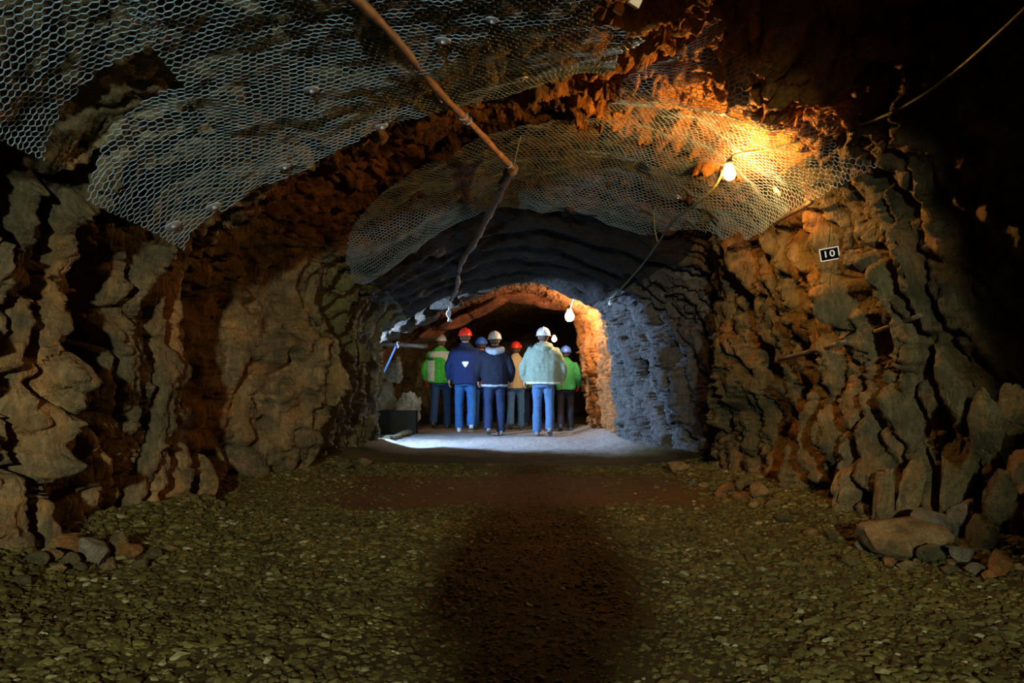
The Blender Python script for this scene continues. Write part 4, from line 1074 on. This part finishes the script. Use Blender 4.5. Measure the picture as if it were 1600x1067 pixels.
    # helmet
    hm = helmet
    cz, cy = 1.672, -0.004
    R = [ell(0, cy - 0.004, cz - .012, .116, .136, 24, 2.0)]
    for tt in np.linspace(0, 1.45, 9):
        R.append(ell(0, cy - 0.004, cz + 0.128 * math.sin(tt), .113 * math.cos(tt) + .004, .134 * math.cos(tt) + .004, 24, 2.0))
    hel = MB().rings(R).build('helmet', hm, root)
    brim = [ell(0, cy - .002, cz - .014, .112, .132, 24, 2.0), ell(0, cy + .014, cz - .018, .128, .162, 24, 2.0), ell(0, cy + .014, cz - .011, .128, .162, 24, 2.0), ell(0, cy - .002, cz - .004, .112, .132, 24, 2.0)]
    MB().rings(brim, cap=False).build('brim', hm, hel)
    rp = [(0, cy - .004 + .133 * math.cos(q), cz + .128 * math.sin(q)) for q in np.linspace(0.35, math.pi - 0.35, 14)]
    MB().tube(rp, 0.011, 6).build('ridge', hm, hel)
    MB().tube([(0, .135, cz + .03), (0, .155, cz + .03), (0, .165, cz + .03)], [0.022, 0.026, 0.020], 10).build('headlamp', M['socket'], hel)
    return root, jac, jm, jac

M['sole'] = plain('sole', (0.05, 0.05, 0.05), 0.8)
white_hat = plain('white_hat', (0.55, 0.58, 0.62), 0.3, 0, 0.05)
red_hat = plain('red_hat', (0.72, 0.035, 0.020), 0.3, 0, 0.06)
blue_hat = plain('blue_hat', (0.06, 0.16, 0.62), 0.3, 0, 0.06)
green_j = cloth('green_jacket', (0.07, 0.50, 0.06)); pale_panel = cloth('pale_panel', (0.62, 0.72, 0.62))
navy_j = cloth('navy_jacket', (0.014, 0.030, 0.11)); black_j = cloth('black_jacket', (0.010, 0.014, 0.028)); grey_hood = cloth('grey_hood', (0.34, 0.42, 0.50))
crimson_j = cloth('crimson_jacket', (0.42, 0.025, 0.07)); tan_j = cloth('tan_jacket', (0.48, 0.38, 0.22)); sage_j = cloth('sage_jacket', (0.20, 0.28, 0.22))
lime_j = cloth('lime_jacket', (0.30, 0.45, 0.08)); green2_j = cloth('emerald_jacket', (0.04, 0.25, 0.08)); olive_j = cloth('olive_jacket', (0.06, 0.06, 0.04))
blue_t = cloth('blue_jeans', (0.03, 0.13, 0.36)); dark_t = cloth('dark_jeans', (0.018, 0.035, 0.09)); mid_t = cloth('mid_jeans', (0.07, 0.16, 0.32)); navy_t = cloth('navy_trousers', (0.025, 0.07, 0.20)); black_t = cloth('black_trousers', (0.02, 0.02, 0.03))
white_s = plain('white_shoe', (0.62, 0.62, 0.60), 0.6); dark_s = plain('dark_shoe', (0.06, 0.06, 0.07), 0.6); grey_s = plain('grey_shoe', (0.22, 0.23, 0.26), 0.6)
red_g = cloth('red_glove', (0.55, 0.03, 0.04)); emblem = plain('emblem', (0.85, 0.85, 0.85), 0.5, 0, 0.03)

# green jacket with pale panels
r_, jac, jm, _ = person(688, 15.9, 522, 'person in bright green jacket with pale back panels and white hard hat', green_j, navy_t, white_hat, dark_s, rz=-0.10, stride=1.0, lead=1, wide=1.22, gloves=red_g, seed=1, arms=(0.02, 0.10))
back = lambda c, n: n[:, 1] < -0.15
p = shell_patch('back_panel', jm, lambda c, n: back(c, n) & (c[:, 0] < -0.075) & (c[:, 0] > -0.23) & (c[:, 2] > 0.90) & (c[:, 2] < 1.28), 0.005, pale_panel, jac)
p2 = shell_patch('back_panel', jm, lambda c, n: back(c, n) & (((c[:, 0] / 0.21)**2 + ((c[:, 2] - 1.12) / 0.32)**2 > 0.62) & (c[:, 0] > 0.02) & (c[:, 0] < 0.24) & (c[:, 2] > 0.92) & (c[:, 2] < 1.46)), 0.005, pale_panel, jac)
p3 = shell_patch('back_panel', jm, lambda c, n: back(c, n) & (np.abs(c[:, 0]) < 0.19) & (c[:, 2] > 1.34) & (c[:, 2] < 1.45), 0.006, pale_panel, jac)
for q in (p, p2, p3):
    if q: q['label'] = 'pale reflective panel'
# navy jacket with white emblem
r_, jac, jm, _ = person(727, 14.1, 513, 'person in navy jacket with white back emblem, blue jeans and red hard hat', navy_j, blue_t, red_hat, white_s, rz=0.06, stride=0.55, lead=-1, wide=1.12, seed=2, arms=(0.0, 0.05), long=0.03)
jv = np.array([v.co[:] for v in jm.vertices]); near = jv[(np.abs(jv[:, 0]) < 0.05) & (np.abs(jv[:, 2] - 1.17) < 0.05)]
ey = near[:, 1].min() - 0.003
tri = resample([(-.030, 0, .045), (.030, 0, .045), (.056, 0, .036), (.052, 0, .014), (.018, 0, -.040), (0, 0, -.050), (-.018, 0, -.040), (-.052, 0, .014), (-.056, 0, .036), (-.030, 0, .045)], 40)[:-1]
em = MB().rings([[(p[0], ey + yy, 1.17 + p[2]) for p in tri] for yy in (0.012, 0.0)]).build('emblem', emblem, jac, False)
if em: em['label'] = 'white rounded triangle emblem'
# black jacket with grey hood
r_, jac, jm, _ = person(773, 13.7, 518, 'person in black jacket with grey hood, dark jeans and white hard hat', black_j, dark_t, white_hat, grey_s, rz=0.05, stride=0.45, lead=1, wide=1.14, seed=3, hood=grey_hood, long=0.02)
hp = shell_patch('hem_band', jm, lambda c, n: (c[:, 2] < 0.872), 0.005, grey_hood, jac)
# crimson jacket between them
person(752, 15.4, 527, 'person in crimson jacket and blue hard hat between the navy and black jackets', crimson_j, navy_t, blue_hat, dark_s, stride=0.6, lead=-1, seed=4)
# tan jacket
person(806, 15.2, 534, 'person in tan jacket, light blue jeans and red hard hat', tan_j, mid_t, red_hat, dark_s, stride=0.5, lead=1, seed=5, wide=1.0, long=0.02)
# lime jacket behind
person(830, 16.7, 540, 'person in lime green jacket and blue hard hat behind the tan jacket', lime_j, dark_t, blue_hat, dark_s, stride=0.5, lead=-1, seed=6)
# sage grey jacket
r_, jac, jm, _ = person(849, 13.6, 512, 'broad person in long pale sage jacket, blue trousers and white hard hat', sage_j, mid_t, white_hat, grey_s, rz=-0.05, stride=0.6, lead=-1, wide=1.42, seed=7, hood=sage_j, arms=(0.03, 0.03))
shell_patch('hem_band', jm, lambda c, n: (c[:, 2] < 0.90), 0.005, pale_panel, jac)
# emerald jacket at the right
person(884, 14.6, 541, 'person in emerald green jacket with red gloves and blue hard hat at right', green2_j, black_t, blue_hat, dark_s, rz=-0.05, stride=0.5, lead=1, wide=1.05, gloves=red_g, seed=8)
# the photographer behind the camera, whose shadow lies on the gravel
person(800, -0.9, 1.46, 'person standing behind the viewpoint whose shadow falls along the gravel', olive_j, black_t, white_hat, dark_s, stride=0.3, lead=1, wide=1.0, seed=9, group=None, x=-0.03, arms=(0.3, 0.3))
